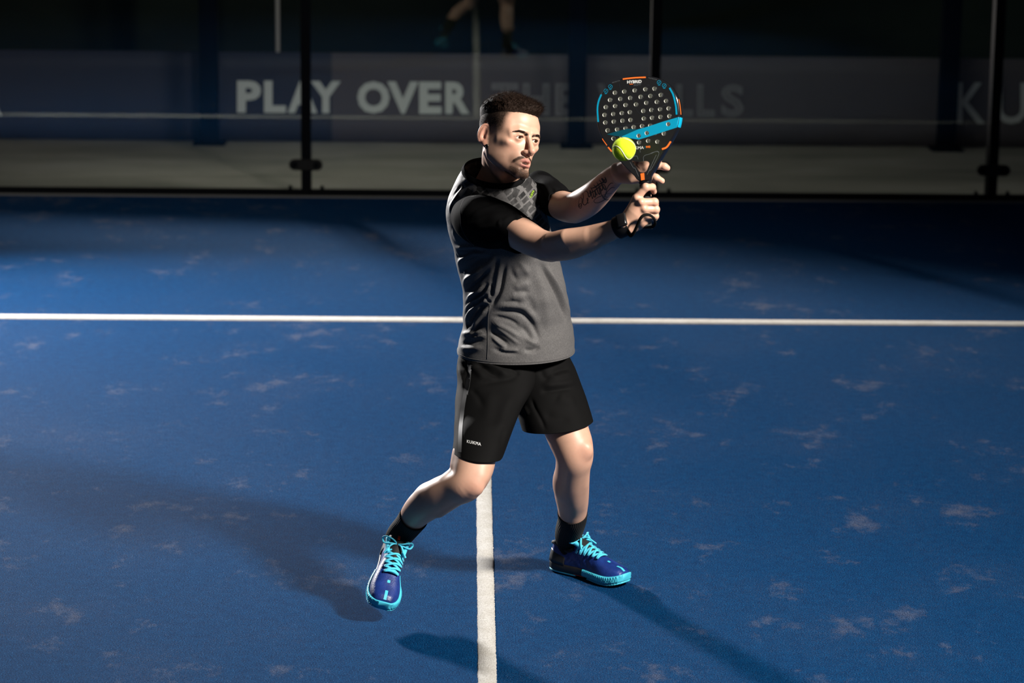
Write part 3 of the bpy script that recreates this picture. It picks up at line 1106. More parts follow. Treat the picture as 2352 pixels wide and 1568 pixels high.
lipd = np.minimum(s_chain(m, [(.0265, .0835, -.0760), (.0145, .0960, -.0715), (.0045, .1025, -.0685), (0, .1020, -.070)], [.0026, .0048, .0056, .0054]),
                  s_chain(m, [(.0255, .0835, -.0785), (.0135, .0952, -.0845), (0, .0995, -.0868)], [.0026, .0054, .0064]))
lm = 1-sstep(lipd, -.0014, .0010)
beard = np.zeros(len(q))
must = s_chain(m, [(.0320, .081, -.0755), (.023, .0900, -.0660), (.011, .1005, -.0595), (.0035, .1055, -.0580)], [.0026, .0036, .0036, .0028])
beard = np.maximum(beard, .80*(1-sstep(must, -.001, .003)))
soul = s_cap(q, (0, .0985, -.0945), (0, .095, -.1005), .0060, .0075)
beard = np.maximum(beard, .62*(1-sstep(soul, -.001, .005)))
goat = s_chain(m, [(.029, .070, -.097), (.020, .081, -.105), (0, .094, -.110)], [.009, .0115, .0125])
beard = np.maximum(beard, .72*(1-sstep(goat, -.002, .006)))
under = s_chain(m, [(.030, .055, -.110), (.018, .067, -.118), (0, .075, -.121)], [.008, .011, .012])
beard = np.maximum(beard, .62*(1-sstep(under, -.002, .008)))
jawl = s_chain(m, [(.064, -.002, -.030), (.060, .004, -.066), (.040, .05, -.096)], [.012, .014, .012])
beard = np.maximum(beard, .16*(1-sstep(jawl, -.004, .010)))
mouth_c = s_chain(m, [(.027, .088, -.078), (.026, .085, -.090)], [.003, .003])
beard = np.maximum(beard, .22*(1-sstep(mouth_c, -.001, .005)))
beard *= np.clip(.55+.9*fine, 0, 1)*(1-lm)
c = tint(c, np.clip(beard, 0, 1), (.035, .022, .016))
c = tint(c, .85*lm, (.52, .20, .165))
mouth_in = s_ell(q, (0, .0965, -.0785), (.0120, .0145, .0026)) < .0004
c = tint(c, .9*mouth_in*(q[:, 1] < .0985), (.10, .03, .025))
flat = m*np.array((1, 0, 1))
BROW = [(.0110, 0, .0065), (.024, 0, .0108), (.038, 0, .0128), (.0525, 0, .0075)]
brow = s_chain(flat, BROW, [.0036, .0036, .0028, .0014])
bm_ = (1-sstep(brow, -.0016, .0018))*(q[:, 1] > .05)
c = tint(c, .85*bm_*np.clip(.5+fine, 0, 1), (.030, .018, .012))
lash = np.abs(s_ell(m, (.0318, .096, -.0056), (.0142, .013, .0043), roty(.12)))
c = tint(c, .75*(1-sstep(lash, .0002, .0013))*(q[:, 2] > -.0060)*(q[:, 1] > .07), (.05, .03, .022))
c = tint(c, .35*(1-sstep(lash, .0002, .0012))*(q[:, 2] <= -.0060)*(q[:, 1] > .07), (.25, .10, .08))
# cropped sides: dark at the top fading into skin above the ear
hl = .052-.35*np.clip(q[:, 1]-.02, 0, .1)*0
temple = .058+.10*(q[:, 2]-.02)
side = sstep(q[:, 2], -.014, .036)*(1-sstep(q[:, 1], temple-.016, temple+.006))
back = sstep(q[:, 2], -.04, .03)*(1-sstep(q[:, 1], -.03, -.01))
burn = .5*np.exp(-((q[:, 1]-.012)/.010)**2)*sstep(q[:, 2], -.035, .01)*(m[:, 0] > .05)
fade = np.clip(np.maximum(np.maximum(side, back*.85), burn*.8), 0, 1)*(~ear)
c = tint(c, np.clip(fade**.9*(.72+.5*fine), 0, .97), (.022, .014, .010))
C_[a0:a1] = c
# mottling on limbs, redder knees, elbows and knuckles
mot = hash_noise(bv, 60.)*.5+hash_noise(bv, 220.)*.5
C_ *= (1+.10*(mot-.5))[:, None]
for cpt, r_ in ((P(1092, 1118, 7.18), .035), (P(1345, 1036, 7.41), .035), (P(1262, 588, 7.11), .04), (P(1473, 464, 6.96), .018), (P(1506, 474, 6.97), .02), (P(1505, 436, 7.0), .012), (P(1536, 387, 7.09), .012), (P(1523, 417, 7.09), .012)):
    k = .38*np.exp(-(np.linalg.norm(bv-cpt, axis=1)/r_)**2)
    C_ = C_*(1-k[:, None])+np.array((.62, .285, .205))*k[:, None]

def skin_mat():
    m = mat('skin', tuple(SKIN), .46, spec=.42)
    t = NT(m)
    at = t.n('ShaderNodeAttribute', attribute_name='pigment')
    c = t.coord()
    t.l(at.outputs['Color'], t.b.inputs['Base Color'])
    sp_ = t.n('ShaderNodeSeparateColor')
    t.l(at.outputs['Color'], sp_.inputs[0])
    hr = t.n('ShaderNodeMapRange', i_1=.03, i_2=.25, i_3=.85, i_4=.46)
    t.l(sp_.outputs[0], hr.inputs[0])
    t.l(hr.outputs[0], t.b.inputs['Roughness'])
    hs_ = t.n('ShaderNodeMapRange', i_1=.03, i_2=.25, i_3=.10, i_4=.42)
    t.l(sp_.outputs[0], hs_.inputs[0])
    t.l(hs_.outputs[0], t.b.inputs['Specular IOR Level'])
    t.b.inputs['Subsurface Weight'].default_value = .12
    t.b.inputs['Subsurface Radius'].default_value = (1., .35, .18)
    t.b.inputs['Subsurface Scale'].default_value = .006
    t.bump(t.noise(c, 700., 3), .12, .0012)
    return m
M_skin = skin_mat()
body = obj('body', bv, bf, M_skin, person)
ca = body.data.color_attributes.new('pigment', 'FLOAT_COLOR', 'POINT')
ca.data.foreach_set('color', np.hstack([np.clip(C_, 0, 1), np.ones((len(C_), 1))]).astype(np.float32).ravel())
body['label'] = 'bare skin of the player'
S_body = Surf(bv, bf)

# ---- eyes, teeth, ear plug
def ball(c, r, n=24, m=16, axis=None):
    th = np.linspace(0, math.pi, m)
    ph = np.linspace(0, 2*math.pi, n, endpoint=False)
    v = np.array([[(math.sin(a)*math.cos(b), math.cos(a), math.sin(a)*math.sin(b)) for b in ph] for a in th]).reshape(-1, 3)*r
    return v+np.asarray(c), grid_faces(m, n)
M_eye = mat('eye_white', (.50, .45, .42), .15, spec=.5)
M_iris = mat('brown_iris', (.055, .022, .010), .08, spec=.8)
M_pupil = mat('pupil', (.002, .002, .002), .06, spec=.8)
for sx in (-1, 1):
    cl = np.array((sx*.032, .0775, -.005))
    v, f = ball((0, 0, 0), .0128)
    eo = obj('eye', h2w(v+cl), f, M_eye, person)
    g = unit(np.array((.10, 1., -.03)))
    gx = unit(np.cross(g, (0, 0, 1)))
    gz = np.cross(gx, g)
    for nm, r_, lift, m_ in (('iris', .0058, .0130, M_iris), ('pupil', .0026, .01325, M_pupil)):
        n = 20
        vv = [g*(lift+.0003)]
        for rr in (.5, 1.):
            for k in range(n):
                a = 2*math.pi*k/n
                off = (gx*math.cos(a)+gz*math.sin(a))*r_*rr
                vv.append(off+g*math.sqrt(max(lift**2-(r_*rr)**2, 0)))
        ff = [[0, 1+k, 1+(k+1) % n] for k in range(n)]+[[1+k, 1+n+k, 1+n+(k+1) % n, 1+(k+1) % n] for k in range(n)]
        obj(nm, h2w(np.array(vv)+cl), ff, m_, eo)
M_teeth = mat('teeth', (.72, .68, .60), .25)
tm = Multi()
for k in range(-3, 4):
    x = k*.0052
    bm = box(x-.0024, x+.0024, .090-.0009*abs(k)**1.6, .0945-.0009*abs(k)**1.6, -.0790, -.0715, .001, 2)
    me_v = np.array([vv.co[:] for vv in bm.verts])
    me_f = [[vv.index for vv in ff.verts] for ff in bm.faces]
    bm.free()
    tm.add((h2w(me_v), me_f))
tm.build('teeth', M_teeth, person)
M_plug = mat('black_plug', (.006, .006, .006), .25, spec=.6)
M_steel = mat('steel', (.55, .53, .5), .2, 1.)
pc, pn = S_body.hit(1118.6, 335.5)
e1 = unit(np.cross(pn, (0, 0, 1)))
e2 = np.cross(e1, pn)
a = np.linspace(0, 2*math.pi, 25)
pl = obj('ear_plug', *tube([pc+pn*.002+(e1*math.cos(x)+e2*math.sin(x))*.0046 for x in a], .0013, 8, False), M_plug, person)
v, f = ball((0, 0, 0), .0042)
obj('plug_centre', (v*np.array((1, .35, 1)))@np.stack([e1, pn, e2])+pc+pn*.0008, f, M_plug, pl)
# ---- tattoo: inked script lines on the inner left forearm
M_ink = mat('tattoo_ink', (.030, .036, .040), .55, spec=.3)
Z3 = lambda x, y: (1260+x/7.128, 340+y/7.128)
strokes = [
    ([(500, 850), (520, 810), (550, 830), (545, 900), (520, 960), (500, 940), (520, 905), (545, 930), (530, 985), (495, 960), (495, 880), (510, 820)], 1.2),
    ([(560, 740), (575, 800), (560, 900), (600, 930), (640, 880), (630, 820), (650, 830), (640, 905), (670, 880)], 1.6),
    ([(600, 700), (640, 720), (660, 800), (690, 770), (680, 690), (700, 740), (720, 830), (735, 780)], 2.2),
    ([(690, 640), (720, 700), (745, 790), (770, 790), (760, 690), (790, 770), (800, 740)], 2.4),
    ([(740, 600), (790, 660), (820, 740), (845, 745), (830, 640), (870, 720)], 2.6),
    ([(790, 560), (830, 620), (870, 690), (890, 650), (860, 560), (920, 675), (940, 650), (900, 580)], 2.8),
    ([(830, 520), (880, 570), (900, 520), (870, 500), (930, 570), (945, 520), (920, 470)], 3.0),
    ([(700, 660), (760, 640), (830, 590), (900, 560), (930, 500)], 3.0),
    ([(660, 740), (720, 720), (790, 670), (850, 620), (910, 590)], 2.6),
    ([(1060, 580), (1030, 570), (985, 610), (950, 690), (925, 790), (905, 840)], 1.6),
    ([(1085, 650), (1040, 645), (980, 690), (930, 760), (880, 820)], 1.4),
    ([(850, 690), (870, 760), (905, 820), (950, 845), (990, 835)], 2.0),
    ([(1040, 740), (960, 745), (860, 780), (770, 830), (745, 870), (780, 895), (850, 880), (920, 840), (960, 800), (900, 790), (800, 800)], 1.2),
]
tat = Multi()
for pts, wd in strokes:
    tat.add(strip_px(S_body, [Z3(*a) for a in pts], wd, .0006, taper=True))
tat.build('tattoo', M_ink, person)
# ------------------------------------------------------------------ hair: short textured crop
def hair_sdf(p):
    q = w2h(p)
    d = s_ell(q, (0, -.014, .040), (.0735, .094, .079))
    d = smin(d, s_ell(q, (0, .040, .040), (.060, .052, .052)), .03)
    # thickness grows from nothing at the hairline to the top; a fuller fringe at the front
    line = .048+.018*sstep(q[:, 1], .035, .085)-.012*sstep(-q[:, 1], .03, .09)
    t_ = -.0035+.0180*sstep(q[:, 2]-line, -.008, .058)
    t_ = t_+.008*sstep(q[:, 1], .045, .10)*sstep(q[:, 2]-line, -.003, .016)
    d = d-t_.astype(d.dtype)
    return smin(d, s_ell(q, (.012, .070, .092), (.040, .024, .0145)), .018)
hq = np.array([h2w((x, y, z)) for x in (-.09, .09) for y in (-.12, .13) for z in (.04, .145)])
hv, hf = mesh_sdf(lambda p: hair_sdf(p)*HS, hq.min(0), hq.max(0), .0018)
hv = relax(hv, hf, 2)
hn = vnormals(hv, hf)
ql = w2h(hv)
lock = (hash_noise(ql*np.array((1.6, .55, 1)), 120.)-.5)*.005+(hash_noise(ql*np.array((2.2, .8, 1)), 300.)-.5)*.003
up_mask = sstep(ql[:, 2], .06, .09)
if np.mean(np.sum(hn*(hv-hv.mean(0)), 1)) < 0:
    hn = -hn
hv = hv+hn*(lock*up_mask)[:, None]
M_hair = mat('dark_brown_hair', (.015, .008, .0052), .75, spec=.12)
hair = obj('hair', hv, hf, M_hair, person)
hair['label'] = 'short dark brown textured hair with faded sides'
def strands(points, dirs, length, r0, seed, curl=.25, lift=None):
    g = np.random.default_rng(seed)
    V, Fc = [], []
    n = len(points)
    L = length*(.55+.7*g.random(n))
    D = unit(dirs)
    J = g.normal(0, curl, (n, 3))
    rows = []
    for k, t_ in enumerate((0, .45, .8, 1.)):
        cen = points+D*(L*t_)[:, None]+J*(L*t_*t_)[:, None]
        rad = r0*(1-.85*t_)
        side = unit(np.cross(D, np.array((.3, .5, .8))))
        oth = np.cross(D, side)
        for a in range(3):
            rows.append(cen+(side*math.cos(2.094*a)+oth*math.sin(2.094*a))*rad)
    A = np.stack(rows, 1)                      # n,12,3
    base = np.array([[3*k+a, 3*k+(a+1) % 3, 3*k+3+(a+1) % 3, 3*k+3+a] for k in range(3) for a in range(3)])
    fcs = (base[None]+12*np.arange(n)[:, None, None]).reshape(-1, 4)
    return A.reshape(-1, 3), fcs
g = np.random.default_rng(3)
idx = g.choice(len(hv), 14000, replace=False)
fwd = HAX[:, 1]
upv = HAX[:, 2]
lat_ = HAX[:, 0]
pts, nr = hv[idx], hn[idx]
ll_ = ql[idx]
sd_ = (1-sstep(ll_[:, 2], .055, .085))[:, None]
flow = unit(nr*(.75-.3*sd_)+fwd*(.75-.6*sd_)+upv*(.25-1.1*sd_)+lat_*(.25*g.normal(0, 1, len(idx)))[:, None]*1.0)
ln = .009*HS*(.5+.65*sstep(ll_[:, 2], .060, .10))*(1+.45*sstep(ll_[:, 1], .05, .10))
A, B_ = strands(pts-nr*.003, flow, ln, .00042, 5, .30)
so_ = obj('hair_strands', A, B_, M_hair, hair)
so_['kind'] = 'stuff'
# brows, moustache and chin beard as short hairs rooted in the skin
M_brow = mat('dark_brow_hair', (.012, .007, .005), .75, spec=.12)
bh0, bh1 = parts_info[0][1:]
hbv = bv[bh0:bh1]
hbq = w2h(hbv)
hbn = vnormals(bv, bf)[bh0:bh1]
cen_ = h2w((0, .0, -.02))
if np.mean(np.sum(hbn*(hbv-cen_), 1)) < 0:
    hbn = -hbn
def w_dir(v):
    return v@HAX.T
def scatter(mask, n, dirf, length, r0, seed, name, lab=None, curl=.2):
    ids = np.where(mask)[0]
    g = np.random.default_rng(seed)
    ids = g.choice(ids, min(n, len(ids)), replace=False)
    d = dirf(hbq[ids], hbn[ids])
    a_, b_ = strands(hbv[ids]-hbn[ids]*.0004, d, length*HS*np.ones(len(ids)), r0, seed, curl)
    o = obj(name, a_, b_, M_brow, person)
    o['kind'] = 'stuff'
    if lab:
        o['label'] = lab
# cropped sides: very short hairs that thin out downwards
fade_full = fade
scatter((fade_full > .12) & (rng.random(len(fade_full)) < fade_full*.9), 6000, lambda q, n: w_dir(np.column_stack([0*q[:, 0], -.35*np.ones(len(q)), -.8*np.ones(len(q))]))*.7+n*.8, .0034, .00016, 41, 'cropped_sides')
mq = hbq.copy()
mq[:, 0] = np.abs(mq[:, 0])
def w_dir(v):
    return v@HAX.T
for sx in (-1, 1):
    bd = s_chain(mq*np.array((1, 0, 1)), BROW, [.0028, .0036, .0028, .0010])
    scatter((bd < 0) & (hbq[:, 0]*sx > 0) & (hbq[:, 1] > .05), 620, lambda q, n: w_dir(np.column_stack([np.sign(q[:, 0])*1., -.25*np.ones(len(q)), .30-12*(np.abs(q[:, 0])-.02)]))*.9+n*.35,   .0066, .00032, 11+sx, 'eyebrow')
scatter((must < .002) & (lipd > .0006), 900, lambda q, n: w_dir(np.column_stack([np.sign(q[:, 0])*.6, .1*np.ones(len(q)), -1.*np.ones(len(q))]))+n*.5, .0042, .00022, 21, 'moustache')
scatter(((np.minimum(np.minimum(goat, soul), under) < .001)) & (lipd > .001) & (rng.random(len(must)) < .8), 1500, lambda q, n: w_dir(np.column_stack([0*q[:, 0], .2*np.ones(len(q)), -1.*np.ones(len(q))]))+n*.6, .0042, .00022, 31, 'chin_beard')
# ------------------------------------------------------------------ shirt
def ring_loft(rings, m, nseg):
    """rings: (Lx, Ly, Rx, Ry, Y, b, tilt deg, exponent) from the photo's outline; returns (m, nseg, 3)"""
    rows = []
    for Lx, Ly, Rx, Ry, Y, b, tilt, ex in rings:
        l, r = P(Lx, Ly, Y), P(Rx, Ry, Y)
        c = (l+r)/2
        A = (r-l)/2
        tl = math.radians(tilt)
        B = b*np.array((0, -math.cos(tl), -math.sin(tl)))
        rows.append(np.hstack([c, A, B, [ex]]))
    d = catmull(np.array(rows), m)
    a = np.linspace(0, 2*math.pi, nseg, endpoint=False)
    ca, sa = np.cos(a), np.sin(a)
    e = 2/d[:, 9:10]
    cx = np.sign(ca)[None]*np.abs(ca)[None]**e
    sx = np.sign(sa)[None]*np.abs(sa)[None]**e
    return d[:, None, :3]+cx[..., None]*d[:, None, 3:6]+sx[..., None]*d[:, None, 6:9]
Z4 = lambda x, y: (1000+x/3.136, 350+y/3.136)
Z5 = lambda x, y: (1000+x/5.4075, 790+y/5.4075)
shirt_rings = [
    (1062, 391, 1205, 406, 7.500, .080, 20, 2.0), (1050, 412, 1221, 416, 7.510, .095, 17, 2.0), (1037, 438, 1240, 436, 7.520, .112, 12, 2.0), (1027, 464, 1252, 464, 7.525, .124, 7, 2.05),
    (1024, 492, 1258, 500, 7.53, .130, 3, 2.1), (1029, 529, 1266, 529, 7.53, .134, 0, 2.1), (1041, 567, 1277, 567, 7.54, .134, 0, 2.1), (1049, 611, 1289, 611, 7.55, .130, 0, 2.1),
    (1061, 659, 1300, 661, 7.55, .128, 0, 2.1), (1064, 697, 1308, 700, 7.56, .130, 0, 2.1), (1063, 733, 1313, 735, 7.57, .134, 0, 2.1), (1059, 762, 1317, 765, 7.57, .140, 0, 2.1), (1050, 797, 1320, 797, 7.57, .146, 2, 2.1), (1048.5, 808, 1320.5, 805, 7.57, .147, 3, 2.1)]
NR, NS = 330, 360
sv = ring_loft(shirt_rings, NR, NS)
sf = grid_faces(NR, NS)
FS = Folds(sv.reshape(-1, 3), sf)
def fz(pts, amp, w, taper=.3):
    FS.add([Z4(*a) for a in pts], amp, w, taper)
mm = .001
# bunching on the flank (his right side)
for pts, a, w_ in (
        ([(135, 690), (200, 682), (285, 676), (360, 700)], 7, 9), ([(140, 755), (200, 740), (280, 720), (360, 700)], -6, 9),
        ([(158, 825), (195, 770), (280, 725), (400, 730)], 8, 9), ([(160, 880), (215, 840), (300, 780), (420, 740)], -6, 10),
        ([(192, 975), (230, 905), (310, 850), (400, 790), (455, 720)], 10, 10), ([(205, 1010), (260, 960), (330, 900), (410, 820)], -9, 8),
        ([(205, 1085), (265, 1025), (330, 985), (400, 895), (440, 800)], 9, 8), ([(205, 1115), (270, 1055), (340, 1005), (395, 930)], -9, 7),
        ([(202, 1145), (255, 1075), (330, 1035), (385, 975), (400, 920)], 9, 7), ([(205, 1190), (260, 1110), (320, 1070), (380, 1010)], -9, 7),
        ([(205, 1225), (245, 1150), (300, 1100), (370, 1050), (400, 980)], 9, 8), ([(235, 1265), (270, 1190), (330, 1120), (390, 1080)], -8, 8),
        ([(255, 1290), (300, 1210), (340, 1160), (395, 1110)], 8, 8), ([(250, 1310), (300, 1265), (370, 1210)], -6, 9),
        ([(220, 1258), (235, 1240), (250, 1230)], -6, 8), ([(170, 1310), (260, 1300), (370, 1290)], 5, 10), ([(190, 1370), (260, 1365), (370, 1340)], -5, 10),
        ([(165, 1400), (250, 1415), (360, 1400)], 4, 9),
        ([(445, 730), (440, 800), (410, 880), (360, 950), (330, 1000)], -8, 8), ([(512, 770), (490, 870), (465, 990), (425, 1070), (385, 1130)], -9, 8),
        ([(480, 790), (455, 890), (440, 980), (410, 1060)], 7, 9), ([(395, 935), (410, 985), (405, 1040)], -7, 6), ([(365, 1010), (375, 1060), (400, 1090)], -6, 6),
        # front panel
        ([(385, 1152), (480, 1145), (560, 1148), (630, 1170), (690, 1230), (735, 1320), (752, 1400)], -5, 9), ([(420, 1120), (540, 1105), (640, 1120), (710, 1190), (760, 1290)], 5, 12),
        ([(735, 775), (800, 880), (870, 1005), (925, 1140), (945, 1240)], -12, 13), ([(770, 790), (840, 900), (905, 1010), (955, 1130), (975, 1230)], 6, 13), ([(700, 790), (745, 900), (790, 1040), (810, 1200), (800, 1330)], 5, 22), ([(800, 800), (860, 930), (920, 1090), (960, 1250)], 4, 14),
        ([(390, 1272), (450, 1330), (545, 1398)], -6, 9), ([(395, 1215), (520, 1275), (640, 1360)], 6, 12), ([(600, 1240), (660, 1300), (690, 1370)], -4, 10), ([(395, 1310), (460, 1370), (520, 1410)], 5, 8),
        ([(390, 1400), (500, 1440), (620, 1448)], -4, 8), ([(620, 1415), (700, 1425), (755, 1395)], -5, 9), ([(560, 990), (620, 955), (700, 950)], 4, 13), ([(540, 870), (620, 850), (700, 870)], 3, 16), ([(530, 1050), (600, 1040), (660, 1070)], 3, 12), ([(640, 1030), (690, 1090), (700, 1180)], -3, 12),
        ([(545, 800), (560, 880), (600, 930)], -3, 9), ([(590, 780), (640, 830), (680, 900)], 3, 10), ([(560, 1015), (620, 1000), (690, 1010)], -3, 8), ([(470, 1085), (560, 1075), (620, 1085)], -3, 7),
        ([(395, 1185), (470, 1190), (560, 1220), (630, 1275)], -4, 8), ([(400, 1245), (480, 1290), (560, 1350), (610, 1390)], 4, 7), ([(640, 1330), (700, 1370), (745, 1385)], 4, 9), ([(450, 1420), (540, 1425), (610, 1425)], 4, 7),
        ([(150, 700), (230, 705), (330, 690)], -4, 6), ([(170, 790), (240, 760), (330, 745)], -4, 6), ([(210, 930), (270, 885), (350, 820)], 5, 7), ([(225, 1055), (290, 1005), (370, 940)], 5, 5), ([(215, 1170), (275, 1095), (345, 1050)], 5, 5), ([(225, 1240), (280, 1160), (340, 1100)], 5, 5), ([(270, 1300), (320, 1235), (370, 1185)], -5, 5), ([(250, 1340), (310, 1330), (370, 1310)], 4, 6),
        ):
    fz(pts, a*mm*1.05, w_*mm*.8)
for pts, a, w_ in (
        # shoulder blade and collar
        ([(92, 445), (118, 370), (165, 300), (205, 245)], 5, 6), ([(105, 460), (140, 380), (185, 320), (240, 270)], -5, 6), ([(120, 470), (155, 400), (190, 345), (280, 300)], 5, 6), ([(85, 400), (110, 330), (150, 280), (195, 225)], -4, 6), ([(88, 370), (130, 300), (175, 245)], 4, 6),
        ([(140, 480), (165, 430), (185, 380)], -4, 6), ([(190, 195), (240, 205), (300, 230)], 4, 6), ([(270, 250), (280, 290), (265, 330)], 3, 6), ([(330, 240), (360, 280), (440, 320)], -3, 7), ([(590, 240), (600, 300), (640, 380)], 4, 8), ([(545, 260), (560, 330), (600, 420), (690, 490)], -4, 8), ([(640, 250), (660, 330), (650, 420)], -3, 8),
        ([(730, 240), (770, 370), (800, 470), (830, 560)], 5, 9), ([(700, 250), (735, 370), (770, 480)], -5, 8), ([(115, 560), (140, 600), (160, 660)], 3, 10)):
    fz(pts, a*mm*.62, w_*mm)
v0 = FS.v
# soft random rumple everywhere, stronger low on the back
rump = (hash_noise(v0*np.array((1., 1., 2.2)), 14.)-.5)*.006+(hash_noise(v0*np.array((1, 1, 1.6)), 34.)-.5)*.0025
backside = np.clip((v0[:, 1]-7.52)/.1, 0, 1)
FS.d += rump*(.45+backside)
shv = FS.apply().reshape(NR, NS, 3)
# double-stitched hem
def shirt_mat():
    m = mat('heather_jersey', (.105, .10, .10), .62, spec=.22)
    t = NT(m)
    t.b.inputs['Sheen Weight'].default_value = .06
    t.b.inputs['Sheen Roughness'].default_value = .45
    c = t.coord()
    fine = t.noise(c, 950., 3, .7)
    melange = t.noise(t.mapping(c, (1, 1, .45)), 420., 3, .75)
    base = t.ramp(t.math('ADD', t.math('MULTIPLY', fine, .5), t.math('MULTIPLY', melange, .5)), [(.36, (.052, .050, .050)), (.5, (.078, .075, .075)), (.64, (.115, .110, .109))])
    # black squares printed over the chest
    uv = t.n('ShaderNodeUVMap').outputs[0]
    rot = t.mapping(c, (1, 1, 1), (0, .62, 0))
    flat = t.mapping(rot, (.62, .0, 1))
    vo = t.n('ShaderNodeTexVoronoi', distance='CHEBYCHEV', feature='F1', i_Scale=62., i_Randomness=.12)
    t.l(flat, vo.inputs['Vector'])
    sq = t.math('LESS_THAN', vo.outputs['Distance'], .36)
    sepc = t.n('ShaderNodeSeparateColor')
    t.l(vo.outputs['Color'], sepc.inputs[0])
    keep = t.math('LESS_THAN', sepc.outputs[0], .8)
    vo2 = t.n('ShaderNodeTexVoronoi', distance='CHEBYCHEV', feature='F1', i_Scale=44., i_Randomness=.15)
    t.l(t.mapping(t.mapping(c, (1, 0, 1), (0, -.5, 0)), (1, 0, .7)), vo2.inputs['Vector'])
    sepd = t.n('ShaderNodeSeparateColor')
    t.l(vo2.outputs['Color'], sepd.inputs[0])
    big = t.math('MULTIPLY', t.math('LESS_THAN', vo2.outputs['Distance'], .36), t.math('LESS_THAN', sepd.outputs[1], .5))
    pat = t.math('MAXIMUM', t.math('MULTIPLY', t.math('MULTIPLY', sq, keep), t.math('ADD', t.math('MULTIPLY', sepc.outputs[1], .35), .68)), t.math('MULTIPLY', big, .8))
    sepu = t.n('ShaderNodeSeparateXYZ')
    t.l(uv, sepu.inputs[0])
    lowfade = t.n('ShaderNodeMapRange', i_1=.40, i_2=.31, i_3=0., i_4=1.)
    t.l(sepu.outputs[1], lowfade.inputs[0])
    pat = t.math('MULTIPLY', pat, lowfade.outputs[0])
    t.l(t.mix(pat, t.mix(lowfade.outputs[0], base, t.mix(1., base, (1.02, 1.02, 1.02), 'MULTIPLY')), (.0035, .0035, .004)), t.b.inputs['Base Color'])
    t.bump(melange, .25, .0007)
    return m
M_shirt = shirt_mat()
shirt = obj('shirt', shv.reshape(-1, 3), sf, M_shirt, person)
uvl = shirt.data.uv_layers.new(name='UVMap')
li = np.zeros(len(shirt.data.loops), np.int32)
shirt.data.loops.foreach_get('vertex_index', li)
uvl.data.foreach_set('uv', np.stack([(li % NS)/NS, (li//NS)/(NR-1)], 1).astype(np.float32).ravel())
md = shirt.modifiers.new('cloth', 'SOLIDIFY')
md.thickness, md.offset = .0022, -1
shirt['label'] = 'charcoal heather jersey shirt with squares printed on the chest'
S_shirt = Surf(shv.reshape(-1, 3), sf)
M_seam = cloth('seam_thread', (.05, .048, .048), .8)
sm = Multi()
hem = shv[-16]
sm.add(tube(np.vstack([hem, hem[:1]])[::3], .0009, 6, False))
sm.build('hem_stitch', M_seam, shirt)
pth, _ = px_path(S_shirt, [Z4(392, 1100), Z4(382, 1180), Z4(378, 1300), Z4(378, 1400), Z4(374, 1487)], off=.0005)
obj('side_seam', *tube(pth, .0007, 6), M_seam, shirt)
# collar band
M_collar = cloth('black_rib', (.004, .004, .0043), .85, sheen=.0, spec=.02)
top = shv[0]
cen = top.mean(0)
nrm = unit(np.cross(top[NS//4]-cen, top[0]-cen))
if nrm[2] < 0:
    nrm = -nrm
rows = []
for t_, sc, dz in ((0, 1.03, -.004), (.0, 1.035, .001), (.3, 1.01, .005), (.7, .975, .0095), (1., .952, .0118), (1.1, .935, .0112), (1., .93, .007), (.5, .96, .000)):
    rows.append(cen+(top-cen)*sc+nrm*dz)
col_v = np.array(rows)
obj('collar', col_v.reshape(-1, 3), grid_faces(len(rows), NS, flip=True), M_collar, shirt)
# sleeves
M_sleeve = cloth('black_jersey', (.0042, .0042, .0045), .85, sheen=.0, spec=.02)
def sleeve(nodes, name, folds, lab):
    ch = EChain(nodes, dens=26)
    v = ch.loft(120)
    f = grid_faces(len(ch.c), 120)
    Fd = Folds(v.reshape(-1, 3), f)
    for pts, a, w_ in folds:
        Fd.add([Z4(*q) for q in pts], a*mm*.75, w_*mm, .3)
    Fd.d += (hash_noise(Fd.v, 26.)-.5)*.004
    k = len(ch.c)
    vv = Fd.apply()
    o = obj(name, vv, f, M_sleeve, shirt)
    md = o.modifiers.new('cloth', 'SOLIDIFY')
    md.thickness, md.offset = .0025, 0
    o['label'] = lab
    g = vv.reshape(k, 120, 3)[-9]
    obj('cuff_stitch', *tube(np.vstack([g, g[:1]])[::3], .0008, 6, False), M_sleeve, shirt)
    return Surf(vv, f)
S_slv = sleeve([(1066, 486, 7.475, 30, .9), (1078, 494, 7.43, 46, .9), (1099, 504, 7.385, 57, .95), (1130, 514, 7.345, 57, 1.), (1164, 523, 7.30, 50, 1.), (1200, 543.5, 7.252, 41.5, 1.02)], 'sleeve', [
    ([(230, 470), (330, 420), (450, 385), (530, 405)], 5, 8), ([(210, 520), (300, 480), (420, 440), (540, 430)], -5, 9), ([(265, 560), (380, 545), (480, 510), (580, 440)], 6, 9),
    ([(300, 610), (420, 590), (520, 540), (610, 470)], -5, 9), ([(470, 480), (465, 510), (480, 530)], 3, 6), ([(540, 430), (590, 440), (640, 470)], -5, 7), ([(560, 420), (600, 460), (580, 520)], 4, 7),
    ([(320, 650), (430, 650), (520, 610)], 4, 10), ([(250, 360), (350, 345), (440, 365)], -4, 8), ([(400, 690), (470, 670), (540, 620)], -4, 8)], 'black short sleeve on the near arm')
sleeve([(1222, 428, 7.64, 26, .9), (1234, 431, 7.62, 40, .9), (1249, 441, 7.58, 40, .95), (1267, 454, 7.51, 39, 1.05), (1290, 470, 7.44, 33.5, 1.12)], 'sleeve', [
    ([(720, 180), (770, 260), (800, 340), (790, 420)], -6, 8), ([(750, 200), (810, 270), (840, 350)], 5, 8), ([(830, 250), (860, 320), (850, 400)], -4, 8), ([(880, 280), (890, 350), (860, 420)], 3, 9)], 'black short sleeve on the far arm')
S_all = Surf(np.vstack([S_shirt.v, S_slv.v]), S_shirt.f+[[i+len(S_shirt.v) for i in q] for q in S_slv.f])
